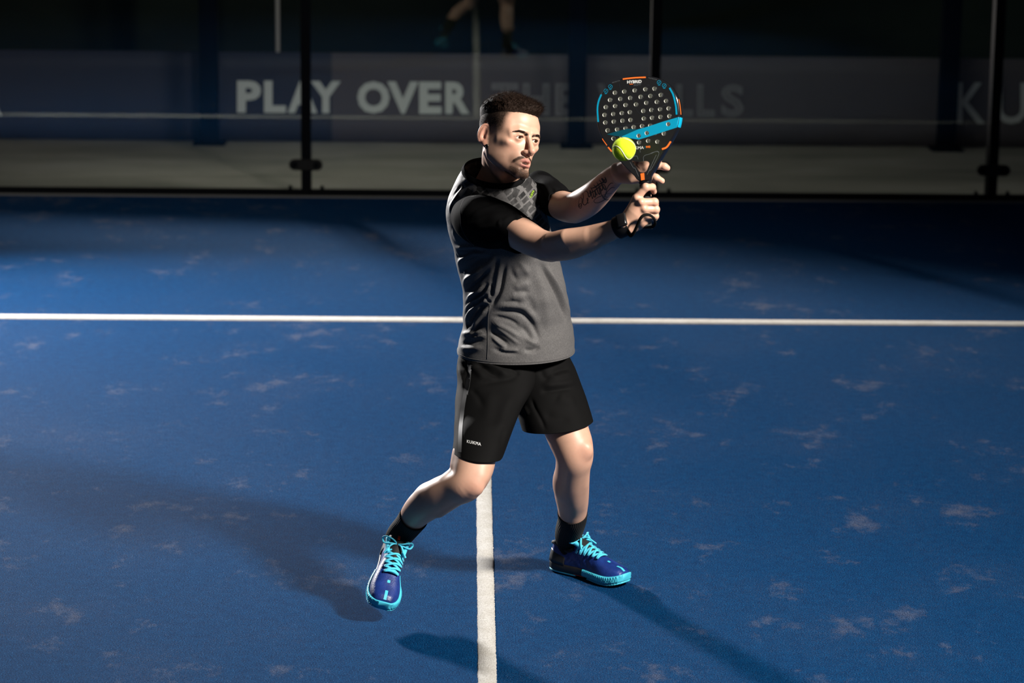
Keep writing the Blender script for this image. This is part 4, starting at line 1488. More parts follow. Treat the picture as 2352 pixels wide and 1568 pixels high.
pth, _ = px_path(S_all, [Z4(300, 316), Z4(245, 322), Z4(205, 345), Z4(184, 400), Z4(183, 470), Z4(190, 540), Z4(225, 612), Z4(285, 676)], off=.0006)
obj('armhole_seam', *tube(pth, .0012, 6), M_seam, shirt)
M_lime = mat('lime_print', (.28, .46, .02), .6)
obj('chest_logo', *text_px(S_shirt, 'KUIKMA', ((1215.5, 452.5), (1223, 436.5), (1227.5, 438.6), (1220, 454.6)), .0012, offset=.0), M_lime, shirt, smooth=False)

# ------------------------------------------------------------------ shorts: two legs of cloth meeting at the fly
M_short = cloth('black_woven', (.0034, .0033, .0034), .75, sheen=.0, weave=2400., spec=.06)
M_satin = mat('black_satin', (.008, .008, .009), .5, spec=.12)
def short_leg(rings, folds, name, lab, par):
    v = ring_loft(rings, 200, 200)
    f = grid_faces(200, 200)
    Fd = Folds(v.reshape(-1, 3), f)
    for pts, a, w_ in folds:
        Fd.add([Z5(*q) for q in pts], a*mm*.9, w_*mm, .3)
    Fd.d += (hash_noise(Fd.v*np.array((1.4, 1, .7)), 15.)-.5)*.007
    vv = Fd.apply()
    o = obj(name, vv, f, M_short, par)
    md = o.modifiers.new('cloth', 'SOLIDIFY')
    md.thickness, md.offset = .003, 0
    if lab:
        o['label'] = lab
    g = vv.reshape(200, 200, 3)[-14]
    return o, Surf(vv, f), g
rl = [(1072, 770, 1225, 770, 7.55, .095, 0, 2.1), (1055, 812, 1236, 812, 7.55, .104, 0, 2.1), (1049, 845, 1235, 848, 7.53, .114, 0, 2.1), (1050, 880, 1226, 884, 7.49, .114, 0, 2.1), (1045, 928, 1203, 926, 7.43, .111, 0, 2.1),
      (1044, 965, 1187, 964, 7.375, .108, 0, 2.1), (1042, 1005, 1168, 1008, 7.325, .106, 0, 2.1), (1040, 1034, 1155.5, 1046, 7.29, .102, 0, 2.1)]
shorts, S_rl, stR = short_leg(rl, [
    ([(480, 260), (600, 300), (720, 380), (860, 400)], -7, 9), ([(560, 260), (700, 270), (820, 340), (900, 420)], 6, 9), ([(420, 240), (520, 330), (620, 460)], 5, 10), ([(500, 470), (640, 480), (800, 450), (950, 420), (1080, 330)], -5, 10),
    ([(430, 560), (520, 640), (620, 820)], -4, 9), ([(980, 240), (985, 330), (1060, 380)], -5, 8), ([(1000, 560), (900, 760), (820, 950), (780, 1150)], 4, 16), ([(700, 560), (660, 760), (640, 1000)], 4, 18), ([(860, 1000), (840, 1150), (800, 1300)], -3, 12), ([(300, 200), (400, 320), (380, 450)], -6, 8), ([(270, 250), (330, 430), (370, 560)], 5, 8)],
    'shorts', 'black woven sports shorts', person)
ll = [(1150, 770, 1300, 770, 7.60, .105, 0, 2.1), (1150, 812, 1305, 812, 7.60, .108, 0, 2.1), (1158, 848, 1321, 846, 7.585, .11, 0, 2.1), (1170, 882, 1334, 880, 7.565, .11, 0, 2.1), (1182, 922, 1346.5, 918, 7.535, .106, 0, 2.1), (1190, 955, 1355, 946, 7.51, .102, 0, 2.1), (1200, 984, 1360.5, 966, 7.49, .098, 0, 2.1)]
leg2, S_ll, stL = short_leg(ll, [
    ([(1290, 590), (1400, 585), (1560, 565), (1760, 540)], -5, 9), ([(1300, 500), (1450, 510), (1650, 480), (1780, 440)], 6, 12), ([(1430, 390), (1540, 330), (1690, 300)], -5, 9), ([(1300, 280), (1340, 400), (1420, 470)], -4, 9), ([(1400, 440), (1560, 400), (1740, 350)], 5, 11),
    ([(1180, 640), (1230, 780), (1320, 950), (1385, 1110)], -5, 6), ([(1090, 770), (1130, 830), (1160, 890)], 4, 7), ([(1320, 850), (1500, 930), (1700, 930)], -3, 14), ([(1500, 650), (1620, 700), (1760, 700)], 4, 18)],
    'leg', None, shorts)
for g in (stR, stL):
    obj('hem_stitch', *tube(np.vstack([g, g[:1]])[::3], .0008, 6, False), M_short, shorts)
fly, _ = px_path(S_rl, [Z5(1262, 238), Z5(1262, 330), Z5(1258, 440), Z5(1205, 540)], off=.0004)
obj('fly_seam', *tube(fly, .0014, 6), M_short, shorts)
obj('side_stripe', *strip_px(S_rl, [Z5(425, 205), Z5(425, 320), Z5(405, 480), Z5(375, 620), Z5(345, 800), Z5(322, 1000), Z5(312, 1180), Z5(306, 1345)], 8.5, .002), M_satin, shorts)
pk, _ = px_path(S_rl, [Z5(452, 320), Z5(430, 480), Z5(400, 640)], off=.001)
obj('pocket_edge', *tube(pk, .0016, 6), M_satin, shorts)
M_wprint = mat('white_print', (.75, .75, .75), .5)
obj('logo', *text_px(S_rl, 'KUIKMA', (Z5(397, 1192), Z5(566, 1228), Z5(566, 1268), Z5(395, 1230)), .0022, offset=.0, space=1.1), M_wprint, shorts, smooth=False)

# ------------------------------------------------------------------ socks
M_sock = cloth('black_knit', (.006, .006, .0063), .85, sheen=.02, spec=.2)
def sock(nodes, lab):
    ch = EChain(nodes, dens=12)
    a = np.linspace(0, 2*math.pi, 264, endpoint=False)
    rib = 1+.008*np.clip(np.sin(a*44)*1.6, -1, 1)
    v = ch.c[:, None]+(ch.a[:, None]*rib[None])[..., None]*np.cos(a)[None, :, None]*ch.N[:, None]+(ch.b[:, None]*rib[None])[..., None]*np.sin(a)[None, :, None]*ch.B[:, None]
    o = obj('sock', v.reshape(-1, 3), grid_faces(len(ch.c), 264), M_sock, person)
    o['label'] = lab
    md = o.modifiers.new('knit', 'SOLIDIFY')
    md.thickness, md.offset = .002, 0
sock([(950.5, 1188, 7.335, 33.5, 1.03), (937, 1206, 7.36, 31, 1.06), ANK_R[:3]+(28.5, 1.1), LOW_R[:3]+(18, 1.1)], 'black ribbed sock on the raised rear leg')
sock([(1315, 1176, 7.60, 33.8, 1.03), (1314, 1194, 7.622, 32.0, 1.05), ANK_L[:3]+(29.5, 1.1), LOW_L[:3]+(17, 1.1)], 'black ribbed sock on the planted front leg')
# ------------------------------------------------------------------ shoes
def shoe_up_mat():
    m = mat('navy_upper', (.012, .022, .17), .42, spec=.5)
    t = NT(m)
    c = t.coord('UV')
    ob = t.coord()
    vo = t.n('ShaderNodeTexVoronoi', feature='F1', i_Scale=260.)
    t.l(ob, vo.inputs['Vector'])
    t.bump(vo.outputs['Distance'], .25, .0012)
    n = t.noise(ob, 30., 3)
    t.l(t.ramp(n, [(.3, (.005, .020, .12)), (.7, (.011, .038, .22))]), t.b.inputs['Base Color'])
    return m
M_up = shoe_up_mat()
M_cyan = mat('cyan_rubber', (.06, .50, .66), .5)
M_lace = cloth('cyan_lace', (.07, .53, .72), .7, sheen=.2)
M_blk = mat('black_foam', (.010, .010, .011), .45, spec=.5)
M_org = mat('orange_plastic', (.75, .07, .015), .4)
M_tong = cloth('black_mesh', (.010, .010, .011), .7)
SX = np.array([0, .008, .025, .055, .10, .14, .18, .215, .245, .268, .285, .295])
LAT = np.array([.010, .022, .031, .035, .035, .038, .046, .0505, .0495, .043, .031, .012])
MED = np.array([.010, .022, .031, .034, .031, .029, .035, .0425, .0430, .037, .027, .012])
SPR = lambda x: .014*np.clip((x-.235)/.06, 0, 1)**2
def csm(x, xs, ys):
    t_ = np.interp(x, xs, np.arange(len(xs)))
    d = catmull(np.array(ys, float)[:, None], 400)[:, 0]
    return np.interp(t_, np.linspace(0, len(xs)-1, 400), d)
def make_shoe(O, ex, ez, side, scale, lab):
    """side=+1 left shoe (lateral at +y), -1 right shoe"""
    ex = unit(ex)
    ez = unit(ez-ex*np.dot(ez, ex))
    ey = np.cross(ez, ex)
    def W(q):
        q = np.asarray(q, float)*scale
        return O+q[..., 0:1]*ex+q[..., 1:2]*ey+q[..., 2:3]*ez
    lat = (LAT, MED) if side > 0 else (MED, LAT)
    wl = lambda x: csm(x, SX, lat[0])
    wr = lambda x: csm(x, SX, lat[1])
    # upper
    xs = np.linspace(.003, .288, 110)
    n = 44
    hT = lambda x: csm(x, [0, .08, .105, .125, .15, .18, .205, .23, .255, .275, .288], [.07, .078, .083, .078, .069, .058, .049, .0415, .0345, .027, .014])
    hC = lambda x: csm(x, [0, .02, .045, .07, .09, .11, .13], [.060, .067, .058, .050, .052, .063, .066])
    s = np.linspace(0, math.pi, n)
    V = np.zeros((len(xs), n, 3))
    for i, x in enumerate(xs):
        l, r = wl(x)-.003, wr(x)-.003
        yf = np.cos(s)
        yc = np.sign(yf)*np.abs(yf)**.75
        zc = np.sin(s)**.8*hT(x)
        tt = np.linspace(0, 1, n//2)
        hc = hC(x)
        k = n//2
        oy, oz = np.zeros(k), np.zeros(k)
        for j, t_ in enumerate(tt):
            if t_ < .55:
                u = t_/.55
                oy[j] = 1+.07*math.sin(math.pi*u)-.24*u*u
                oz[j] = hc*u
            elif t_ < .68:
                u = (t_-.55)/.13
                oy[j] = .76-.10*u
                oz[j] = hc+.003*math.sin(math.pi*u)
            else:
                u = (t_-.68)/.32
                oy[j] = .66*(1-u**1.5)
                oz[j] = hc-(hc-.022)*min(1, u*1.6)
        yo = np.concatenate([oy, -oy[::-1]])
        zo = np.concatenate([oz, oz[::-1]])
        b = np.clip((x-.085)/.03, 0, 1)
        b = b*b*(3-2*b)
        y_ = yo*(1-b)+yc*b
        z_ = zo*(1-b)+zc*b
        V[i, :, 0] = x+(.010*(1-x/.1)*0)
        V[i, :, 1] = np.where(y_ > 0, y_*l, y_*r)
        V[i, :, 2] = .021+SPR(x)+z_
        if x < .03:      # heel leans forward at the collar
            V[i, :, 0] += .010*np.clip(z_/.06, 0, 1)*(1-x/.03)
    vv = V.reshape(-1, 3)
    f = grid_faces(len(xs), n, closed=False)
    # moulded ripples on the quarter
    nn = vnormals(vv, f)
    if np.mean(nn[:, 2]) < 0:
        nn = -nn
    rp = np.sin(vv[:, 0]*210+vv[:, 2]*160)*np.exp(-((vv[:, 0]-.135)/.035)**2-((vv[:, 2]-.05)/.016)**2)*.0016
    vv = vv+nn*rp[:, None]
    up_ = obj('shoe', W(vv), f.tolist()+[list(range(n))[::-1]]+[[(len(xs)-1)*n+k for k in range(n)]], M_up, person)
    up_['label'] = lab
    S = BVHTree.FromPolygons(vv.tolist(), f.tolist())
    def top(x, y, off=0., zstart=.3):
        h = S.ray_cast(Vector((x, y, zstart)), Vector((0, 0, -1)))
        if h[0] is None:
            return np.array((x, y, .03))
        nv = np.array(h[1])
        nv = nv if nv[2] > 0 else -nv
        return np.array(h[0])+nv*off
    # soles
    def sole(x0, x1, z0, z1, m, name, tread=False, bulge=.003, grow=0.):
        st = np.linspace(x0, x1, max(12, int((x1-x0)/.0014)))
        k = 36
        a = np.linspace(0, 2*math.pi, k, endpoint=False)
        R_ = np.zeros((len(st), k, 3))
        for i, x in enumerate(st):
            l, r = wl(x)+grow, wr(x)+grow
            cy, sz = np.cos(a), np.sin(a)
            yy = np.sign(cy)*np.abs(cy)**.25
            zz = np.sign(sz)*np.abs(sz)**.35
            zb, zt = z0+SPR(x), z1+SPR(x)*.9
            z = (zb+zt)/2+(zt-zb)/2*zz
            y = np.where(yy > 0, yy*l, yy*r)
            if tread:
                zz_ = (z-zb)/(zt-zb)
                g = np.sin((x+.012*np.abs(((zz_*2.2) % 1)-.5))*2*math.pi/.0075)
                y = y+np.sign(y)*.0011*np.sign(g)*(np.abs(cy) > .5)*(zz_ < .85)
            R_[i] = np.column_stack([np.full(k, x), y, z])
        ff = grid_faces(len(st), k).tolist()+[list(range(k))[::-1], [(len(st)-1)*k+j for j in range(k)]]
        return obj(name, W(R_.reshape(-1, 3)), ff, m, up_)
    sole(.001, .175, .005, .030, M_blk, 'midsole', grow=.002)
    sole(.145, .2945, .006, .030, M_cyan, 'forefoot_sole', True, grow=.0035)
    sole(.002, .118, 0., .006, M_cyan, 'heel_outsole', grow=.001)
    sole(.165, .292, 0., .007, M_cyan, 'outsole', True)
    sole(.112, .150, .003, .013, M_org, 'shank')
    # heel counter: shell round the back
    mu = Multi()
    for sg in (1, -1):
        pass
    th = np.linspace(-1, 1, 40)
    hv = []
    for zz, gr in ((.026, .0035), (.038, .0045), (.050, .004), (.060, .0025), (.064, .001)):
        for t_ in th:
            x = .075*abs(t_)**1.6
            wv = (wl(x) if t_ > 0 else wr(x))
            hv.append((x+.008*np.clip((zz-.021)/.06, 0, 1)*(1-min(1, x/.03))-.002*(1-abs(t_)), np.sign(t_)*(wv+gr-.0035-.006*(zz-.026)/.04)*(1 if abs(t_) > .05 else abs(t_)/.05), zz+.004*(1-abs(t_))-.022*max(0, abs(t_)-.55)*(zz-.026)/.038))
    obj('heel_counter', W(np.array(hv)), grid_faces(5, 40, closed=False), M_blk, up_).modifiers.new('t', 'SOLIDIFY').thickness = .002
    # collar lining roll
    roll = []
    for x in np.linspace(.105, .004, 30):
        roll.append((x+.008*(1-x/.105), wl(x)*.71, .0225+hC(x)))
    for x in np.linspace(.004, .105, 30):
        roll.append((x+.008*(1-x/.105), -wr(x)*.71, .0225+hC(x)))
    obj('collar_lining', *tube(W(np.array(roll)), .0055*scale, 10), M_tong, up_)
    # tongue
    tg = []
    for i, t_ in enumerate(np.linspace(0, 1, 14)):
        x = .165-.085*t_
        z = .021+hT(.165)*(1-t_)+t_*.105+.006*math.sin(math.pi*t_)
        hw = .017+.012*t_-(.010 if t_ > .95 else 0)
        for y in np.linspace(-1, 1, 9):
            tg.append((x+.006*(1-y*y), y*hw, z-.010*y*y))
    tv = np.array(tg)
    to = obj('tongue', W(tv), grid_faces(14, 9, closed=False), M_tong, up_)
    to.modifiers.new('pad', 'SOLIDIFY').thickness = .007*scale
    # cyan tongue edges
    for sg in (1, -1):
        e_ = [(.165-.085*t_+.001, sg*(.0185+.012*t_), .021+hT(.165)*(1-t_)+t_*.099+.006*math.sin(math.pi*t_)-.008) for t_ in np.linspace(.35, .86, 10)]
        obj('tongue_edge', *tube(W(np.array(e_)), .0075*scale, 8), M_lace, up_)
    tmk = [(.0795+.006, y*.004, .021+.094-.02) for y in (-1, 1)]
    q = []
    for t_ in np.linspace(.80, .985, 5):
        x = .165-.085*t_
        z = .021+hT(.165)*(1-t_)+t_*.105+.006*math.sin(math.pi*t_)
        for y in (-.0035, .0035):
            q.append((x+.0105, y, z+.0035))
    obj('tongue_mark', W(np.array(q)), grid_faces(5, 2, closed=False), M_org, up_)
    # eyestay and laces
    rows = 6
    ex_ = [.118+.0155*k for k in range(rows)]
    def ey_(k, sg):
        return sg*(.0225-.0008*k)
    for k in range(rows):
        for sg in (1, -1):
            p0 = top(ex_[k], ey_(k, sg), .0035)
            p1 = top(ex_[min(k+1, rows-1)]-(0 if k < rows-1 else .004), ey_(min(k+1, rows-1), -sg), .0035)
            if k == rows-1:
                p1 = top(ex_[k]+.001, ey_(k, -sg), .0035)
            pts = []
            for t_ in np.linspace(0, 1, 9):
                b_ = p0*(1-t_)+p1*t_
                c_ = top(b_[0], b_[1], .0045)
                c_[2] = max(c_[2], b_[2])+.0028*math.sin(math.pi*t_)*(1.5 if sg > 0 else .7)
                pts.append(c_)
            obj('lace', *tube(W(np.array(pts)), .0040*scale, 8, squash=(.6, 1.1), ref=ez), M_lace, up_)
    kx = ex_[0]-.004
    K = top(kx, 0, .010)
    def bow(pts, r_=.0032):
        d = catmull(np.array([K+np.array(p) for p in pts]), 30)
        obj('lace_bow', *tube(W(d), r_*scale, 8, squash=(.7, 1.)), M_lace, up_)
    bow([(0, 0, 0), (.006, .016, .010), (-.004, .036, .012), (-.010, .044, .002), (.002, .038, -.004), (.008, .018, .003), (0, 0, 0)])
    bow([(0, 0, 0), (-.002, -.016, .012), (-.008, -.036, .012), (-.012, -.045, .0), (.0, -.038, -.006), (.006, -.018, .003), (0, 0, 0)])
    bow([(0, 0, 0), (.014, .012, .006), (.026, .022, -.004), (.034, .032, -.014)])
    bow([(0, 0, 0), (.012, -.014, .006), (.022, -.026, -.006), (.030, -.032, -.020)])
    v_, f_ = ball((0, 0, 0), .0058*scale)
    obj('lace_knot', v_*np.array((1, 1, .8))+W(K), f_, M_lace, up_)
    # toe flashes
    def flash(x0, x1, hw, m, yo=0.):
        q = []
        st = np.linspace(x0, x1, 8)
        for x in st:
            for y in (-hw, hw):
                q.append(top(x, y+yo, .0007))
        obj('toe_flash', W(np.array(q)), grid_faces(8, 2, closed=False), m, up_)
    flash(.258, .287, .0042, M_cyan)
    flash(.2215, .2305, .0042, M_cyan)
    # toe cap bumper
    return W
# planted front shoe: flat on the turf
Lf = np.linalg.norm(TOE_L-HEEL_L)
W_l = make_shoe(HEEL_L+np.array((0, 0, .004)), TOE_L-HEEL_L, np.array((0, 0, 1.)), 1, Lf/.295, 'navy blue court shoe with cyan laces planted flat on the turf')
# rear shoe: heel lifted, toe just off the turf
W_r = make_shoe(HEEL_R, exr, ezr, -1, .98, 'navy blue court shoe with cyan laces, heel lifted, on the rear foot')
# ------------------------------------------------------------------ racket
Z2 = lambda x, y: (1340+x/3.823, 150+y/3.823)
RP0 = P(1479, 430, YH)
_ya = math.radians(18)
RN = unit(-FW*math.cos(_ya)-RT*math.sin(_ya))
class Plane:
    def __init__(s, p, n):
        s.p, s.n = p, n
    def hit(s, u, v):
        r = ray(u, v)
        return CAM+r*(np.dot(s.p-CAM, s.n)/np.dot(r, s.n)), s.n
RPl = Plane(RP0, RN)
def rp(x, y):
    return RPl.hit(*Z2(x, y))[0]
TH_ = .033
racket = empty('racket', tuple(rp(530, 1330)))
tag(racket, 'black padel racket with cyan band and orange accents held upright by the player', 'racket')
M_rk = mat('racket_black', (.010, .010, .011), .34, spec=.5)
t = NT(M_rk)
t.bump(t.noise(t.coord(), 500., 2), .12, .0006)
M_edge = mat('racket_gloss', (.006, .006, .007), .16, spec=.6)
M_rc = mat('racket_cyan', (.0, .26, .43), .4)
M_rc2 = mat('racket_teal', (.0, .055, .085), .4)
M_ro = mat('racket_orange', (.85, .17, .025), .4)
M_rg = mat('racket_grey_line', (.10, .11, .12), .4)
M_rd = mat('racket_faint_line', (.022, .026, .034), .4)
M_rw = mat('racket_white', (.72, .72, .70), .4)
M_hole = mat('hole_core', (.66, .66, .60), .7)
outer = [(450, 93), (540, 94), (615, 101), (690, 127), (745, 165), (792, 222), (826, 290), (841, 370), (846, 450), (832, 530), (800, 605), (758, 680), (700, 775), (640, 880), (590, 965), (572, 1012),
         (482, 1012), (440, 968), (385, 915), (310, 835), (240, 755), (180, 670), (140, 590), (118, 500), (110, 420), (116, 350), (135, 285), (170, 225), (225, 175), (290, 135), (365, 105)]
# separate smooth head loop from the collar corner
loop = np.array(catmull(outer, 200, True))
loop3 = np.array([rp(*a) for a in loop])
cen2 = loop.mean(0)
def inset(l2, d):
    t_ = unit(np.roll(l2, -1, 0)-np.roll(l2, 1, 0))
    nn = np.stack([-t_[:, 1], t_[:, 0]], 1)
    s = np.sign(np.sum(nn*(cen2-l2)))
    return l2+nn*d*s
in3 = np.array([rp(*a) for a in inset(loop, 10)])
throat = catmull([(428, 840), (490, 848), (548, 840), (578, 856), (572, 885), (552, 928), (520, 940), (496, 936), (470, 900)], 40, True)
thr3 = np.array([rp(*a) for a in throat])
holes = [(278, 240), (360, 230), (452, 220), (545, 210), (626, 205), (235, 304), (326, 295), (412, 286), (504, 277), (590, 269), (681, 260), (198, 367), (280, 357), (371, 348), (463, 343), (553, 329), (646, 321), (727, 313),
         (187, 435), (263, 427), (338, 419), (409, 411), (527, 400), (598, 392), (674, 385), (750, 378), (193, 502), (268, 494), (344, 486), (415, 479), (532, 467), (604, 460), (679, 453), (757, 445),
         (214, 571), (297, 562), (372, 552), (443, 542), (516, 533), (588, 530), (663, 525), (746, 516), (265, 642), (338, 622), (411, 608), (487, 618), (558, 594), (632, 595), (708, 599), (330, 690), (410, 680), (490, 676), (570, 662), (651, 670)]
HR = 18.5
def hole_loop(c, n=20):
    return np.array([rp(c[0]+HR*math.cos(a), c[1]+HR*math.sin(a)) for a in np.linspace(0, 2*math.pi, n, endpoint=False)])
# face sheet with real openings (front and back)
def sheet_with_holes(off):
    bm = bmesh.new()
    edges = []
    for lp in [in3, thr3]+[hole_loop(h) for h in holes]:
        vs = [bm.verts.new(p-RN*off) for p in lp]
        for k in range(len(vs)):
            edges.append(bm.edges.new((vs[k], vs[(k+1) % len(vs)])))
    bmesh.ops.triangle_fill(bm, edges=edges, use_beauty=True, use_dissolve=False, normal=Vector(RN))
    return bm
bmobj('face', sheet_with_holes(0.), M_rk, racket)
bmobj('back_face', sheet_with_holes(TH_), M_rk, racket)
# rim: rounded band from the front face round the edge to the back
prof = [(0., 10, .0), (.0008, 5, .0), (.003, 1.5, 0), (.007, 0, 0), (.0165, -1.5, 0), (.026, 0, 0), (.030, 1.5, 0), (.0322, 5, 0), (TH_, 10, 0)]
rim = np.array([[rp(*a) for a in inset(loop, ins)]-RN*d for d, ins, _ in prof])
rimo = obj('rim', rim.reshape(-1, 3), grid_faces(len(prof), 200), M_edge, racket)
thw = np.array([thr3-RN*0., thr3-RN*TH_])
obj('throat_wall', thw.reshape(-1, 3), grid_faces(2, 40), M_edge, racket)
hm = None
for h in holes:
    lp = hole_loop(h)
    n = len(lp)
    v = np.vstack([lp+RN*.0002, lp-RN*TH_])
    f = grid_faces(2, n)
    obj('hole', v, f, M_hole, racket)
# printed graphics on the face
def R2(pts):
    return [Z2(*a) for a in pts]
def clip_print(name, vf, m):
    return obj(name, *vf, m, racket, smooth=False)
def band_with_holes(poly, off):
    """printed area cut round the openings it covers"""
    bm = bmesh.new()
    edges = []
    loops = [np.array([rp(*a) for a in poly])]
    P2 = np.array(poly)
    def inside(c):
        x, y = c
        r_ = False
        for k in range(len(P2)):
            x1, y1 = P2[k]
            x2, y2 = P2[(k+1) % len(P2)]
            if (y1 > y) != (y2 > y) and x < (x2-x1)*(y-y1)/(y2-y1)+x1:
                r_ = not r_
        return r_
    for h in holes:
        if all(inside((h[0]+(HR+1)*math.cos(a), h[1]+(HR+1)*math.sin(a))) for a in np.linspace(0, 6.28, 13)):
            loops.append(hole_loop(h))
    for lp in loops:
        vs = [bm.verts.new(p+RN*off) for p in lp]
        for k in range(len(vs)):
            edges.append(bm.edges.new((vs[k], vs[(k+1) % len(vs)])))
    bmesh.ops.triangle_fill(bm, edges=edges, use_beauty=True, normal=Vector(RN))
    return bm
bmobj('cyan_band', band_with_holes([(826, 457), (700, 494), (560, 540), (480, 562), (420, 588), (333, 626), (410, 640), (487, 652), (560, 630), (690, 588), (822, 545)], .0004), M_rc, racket)
bmobj('teal_band', band_with_holes([(205, 606), (300, 578), (385, 556), (478, 561), (420, 587), (334, 625), (270, 618)], .0003), M_rc2, racket)
# band running over the rim
k0 = [i for i, a in enumerate(loop) if a[0] > 800 and 452 < a[1] < 548]
k0 = sorted(k0, key=lambda i: loop[i][1])
rb = []
for i in k0:
    for d, ins in ((-.0004, 16), (-.0003, 9), (.003, .6), (.0165, -2.6), (.030, .6)):
        q = inset(loop, ins)[i]
        rb.append(rp(*q)-RN*d)
obj('rim_band', np.array(rb), grid_faces(len(k0), 5, closed=False), M_rc, racket)
for pts, wd, m in (
        ([(158, 255), (133, 320), (124, 390), (131, 497)], 3.7, M_rc), ([(757, 198), (790, 262), (812, 355), (819, 432)], 4.0, M_rc),
        ([(346, 121), (400, 114), (470, 108), (548, 105)], 3.2, M_ro), ([(690, 736), (732, 718), (768, 668)], 4.0, M_ro), ([(217, 718), (250, 757)], 3.0, M_ro), ([(166, 643), (180, 665), (208, 703)], 1.6, M_ro)):
    clip_print('stripe', strip_px(RPl, R2(pts), wd, .0006), m)
clip_print('neck_mark', poly_px(RPl, R2([(502, 950), (535, 944), (539, 1004), (508, 1010)]), .0012), M_ro)
# orange line on the outer right rim
ii = [i for i, a in enumerate(loop) if a[0] > 780 and 285 < a[1] < 440]
ii = sorted(ii, key=lambda i: loop[i][1])
q = []
for i in ii:
    for d in (.008, .013):
        q.append(rp(*inset(loop, -1.2)[i])-RN*d)
obj('rim_stripe', np.array(q), grid_faces(len(ii), 2, closed=False), M_ro, racket)
for pts in ([(385, 170), (440, 290), (490, 420), (690, 455)], [(300, 300), (330, 430), (345, 520), (560, 500)], [(245, 330), (270, 470), (290, 545), (430, 520)], [(560, 185), (580, 180), (690, 290)], [(640, 180), (720, 280), (760, 290)], [(470, 300), (600, 318)], [(500, 255), (640, 262)], [(560, 420), (740, 340)], [(210, 390), (235, 530), (420, 535)], [(310, 150), (330, 230), (350, 330)]):
    clip_print('fine_line', strip_px(RPl, R2(pts), .55, .0003), M_rd)
for pts in ([(528, 842), (533, 796), (590, 776), (640, 757), (662, 768), (655, 800), (600, 905), (575, 930)], [(590, 772), (645, 754), (665, 762)], [(440, 800), (470, 795), (480, 825)], [(410, 850), (440, 900), (455, 905), (485, 975)], [(640, 785), (610, 850), (560, 960)], [(490, 676), (491, 700)], [(497, 740), (499, 766)]):
    clip_print('grey_line', strip_px(RPl, R2(pts), .8, .0005), M_rg)
def rtext(txt, x0, y0, x1, y1, m, dy=0., **kw):
    o = clip_print('lettering', text_px(RPl, txt, (Z2(x0, y0), Z2(x1, y0+dy), Z2(x1, y1+dy), Z2(x0, y1)), .0007, **kw), m)
rtext('HYBRID', 384, 134, 512, 160, M_rw, -6, offset=.03)
rtext('SOFT', 440, 164, 510, 182, M_rg, -4, shear=.3, outline=.02)
clip_print('stripe', strip_px(RPl, R2([(405, 167), (436, 165)]), 1.2, .0006), M_ro)
rtext('KUIKMA', 392, 716, 531, 741, M_rw, -7, offset=.0)
clip_print('stripe', strip_px(RPl, R2([(541, 712), (541, 726)]), .6, .0006), M_rc)
rtext('990', 549, 708, 588, 728, M_ro, -3, offset=.02)
rtext('PROTECTOR', 253, 150, 322, 160, M_rg, -22)
rtext('PROTECTOR', 572, 105, 648, 114, M_rg, 18)
for cx, cy in ((237, 187), (198, 225), (665, 150), (710, 178)):
    a = np.linspace(0, 2*math.pi, 19)
    clip_print('badge', strip_px(RPl, [Z2(cx+17*math.cos(x), cy+17*math.sin(x)) for x in a], .75, .0005, n=28), M_rc)
    clip_print('badge', strip_px(RPl, [Z2(cx-7, cy+8), Z2(cx+1, cy), Z2(cx+7, cy-8)], .9, .0005), M_rc)
    clip_print('badge', strip_px(RPl, [Z2(cx-10, cy+25), Z2(cx+10, cy+24)], .9, .0005), M_rc)
# collar ring, grip and butt
ax = unit(rp(533, 1330)-rp(528, 1010))
M_grip = cloth('grip_tape', (.012, .012, .012), .7)
gs = np.cross(RN, ax)
hc0 = rp(528, 1008)-RN*TH_/2
def oval_tube(stations, m, name, nseg=40):
    a = np.linspace(0, 2*math.pi, nseg, endpoint=False)
    rows = [hc0+ax*s_+(gs*np.cos(a)[:, None]*w_+RN*np.sin(a)[:, None]*d_) for s_, w_, d_ in stations]
    V_ = np.array(rows)
    return obj(name, V_.reshape(-1, 3), grid_faces(len(rows), nseg).tolist()+[list(range(nseg))[::-1], [(len(rows)-1)*nseg+k for k in range(nseg)]], m, racket)
px_m = mpp(hc0)
L1 = np.linalg.norm(rp(533, 1395)-rp(528, 1008))
oval_tube([(-.006, .0155, .0145), (.0, .0165, .0158), (.008, .0170, .0160), (.012, .0165, .0155)], M_edge, 'collar')
st = [(.010, .0150, .0145)]
for k in range(40):
    s_ = .012+(L1-.012)*k/39
    rr = .0148+.0006*((k % 4) < 2)
    st.append((s_, rr, rr*.96))
st += [(L1+.002, .0175, .0165), (L1+.010, .0178, .0168), (L1+.012, .0160, .015)]
oval_tube(st, M_grip, 'grip')
# wrist cord
ZC = lambda x, y, Y: P(1260+x/7.128, 340+y/7.128, Y+DR)
cord = [ZC(1640, 1280, 7.140), ZC(1700, 1285, 7.125), ZC(1745, 1230, 7.105), ZC(1725, 1150, 7.085), ZC(1650, 1095, 7.074), ZC(1560, 1100, 7.070), ZC(1500, 1160, 7.070), ZC(1450, 1270, 7.075), ZC(1395, 1385, 7.082), ZC(1345, 1430, 7.090), ZC(1300, 1375, 7.094), ZC(1262, 1290, 7.092),
        ZC(1235, 1200, 7.098), ZC(1240, 1110, 7.115), ZC(1275, 1110, 7.140), ZC(1330, 1250, 7.140), ZC(1365, 1370, 7.115), ZC(1350, 1430, 7.094)]
M_cord = cloth('black_cord', (.005, .005, .005), .85, sheen=0., spec=.05)
obj('wrist_cord', *tube(catmull(cord, 120), .0042, 10, squash=(1.15, .75)), M_cord, racket)

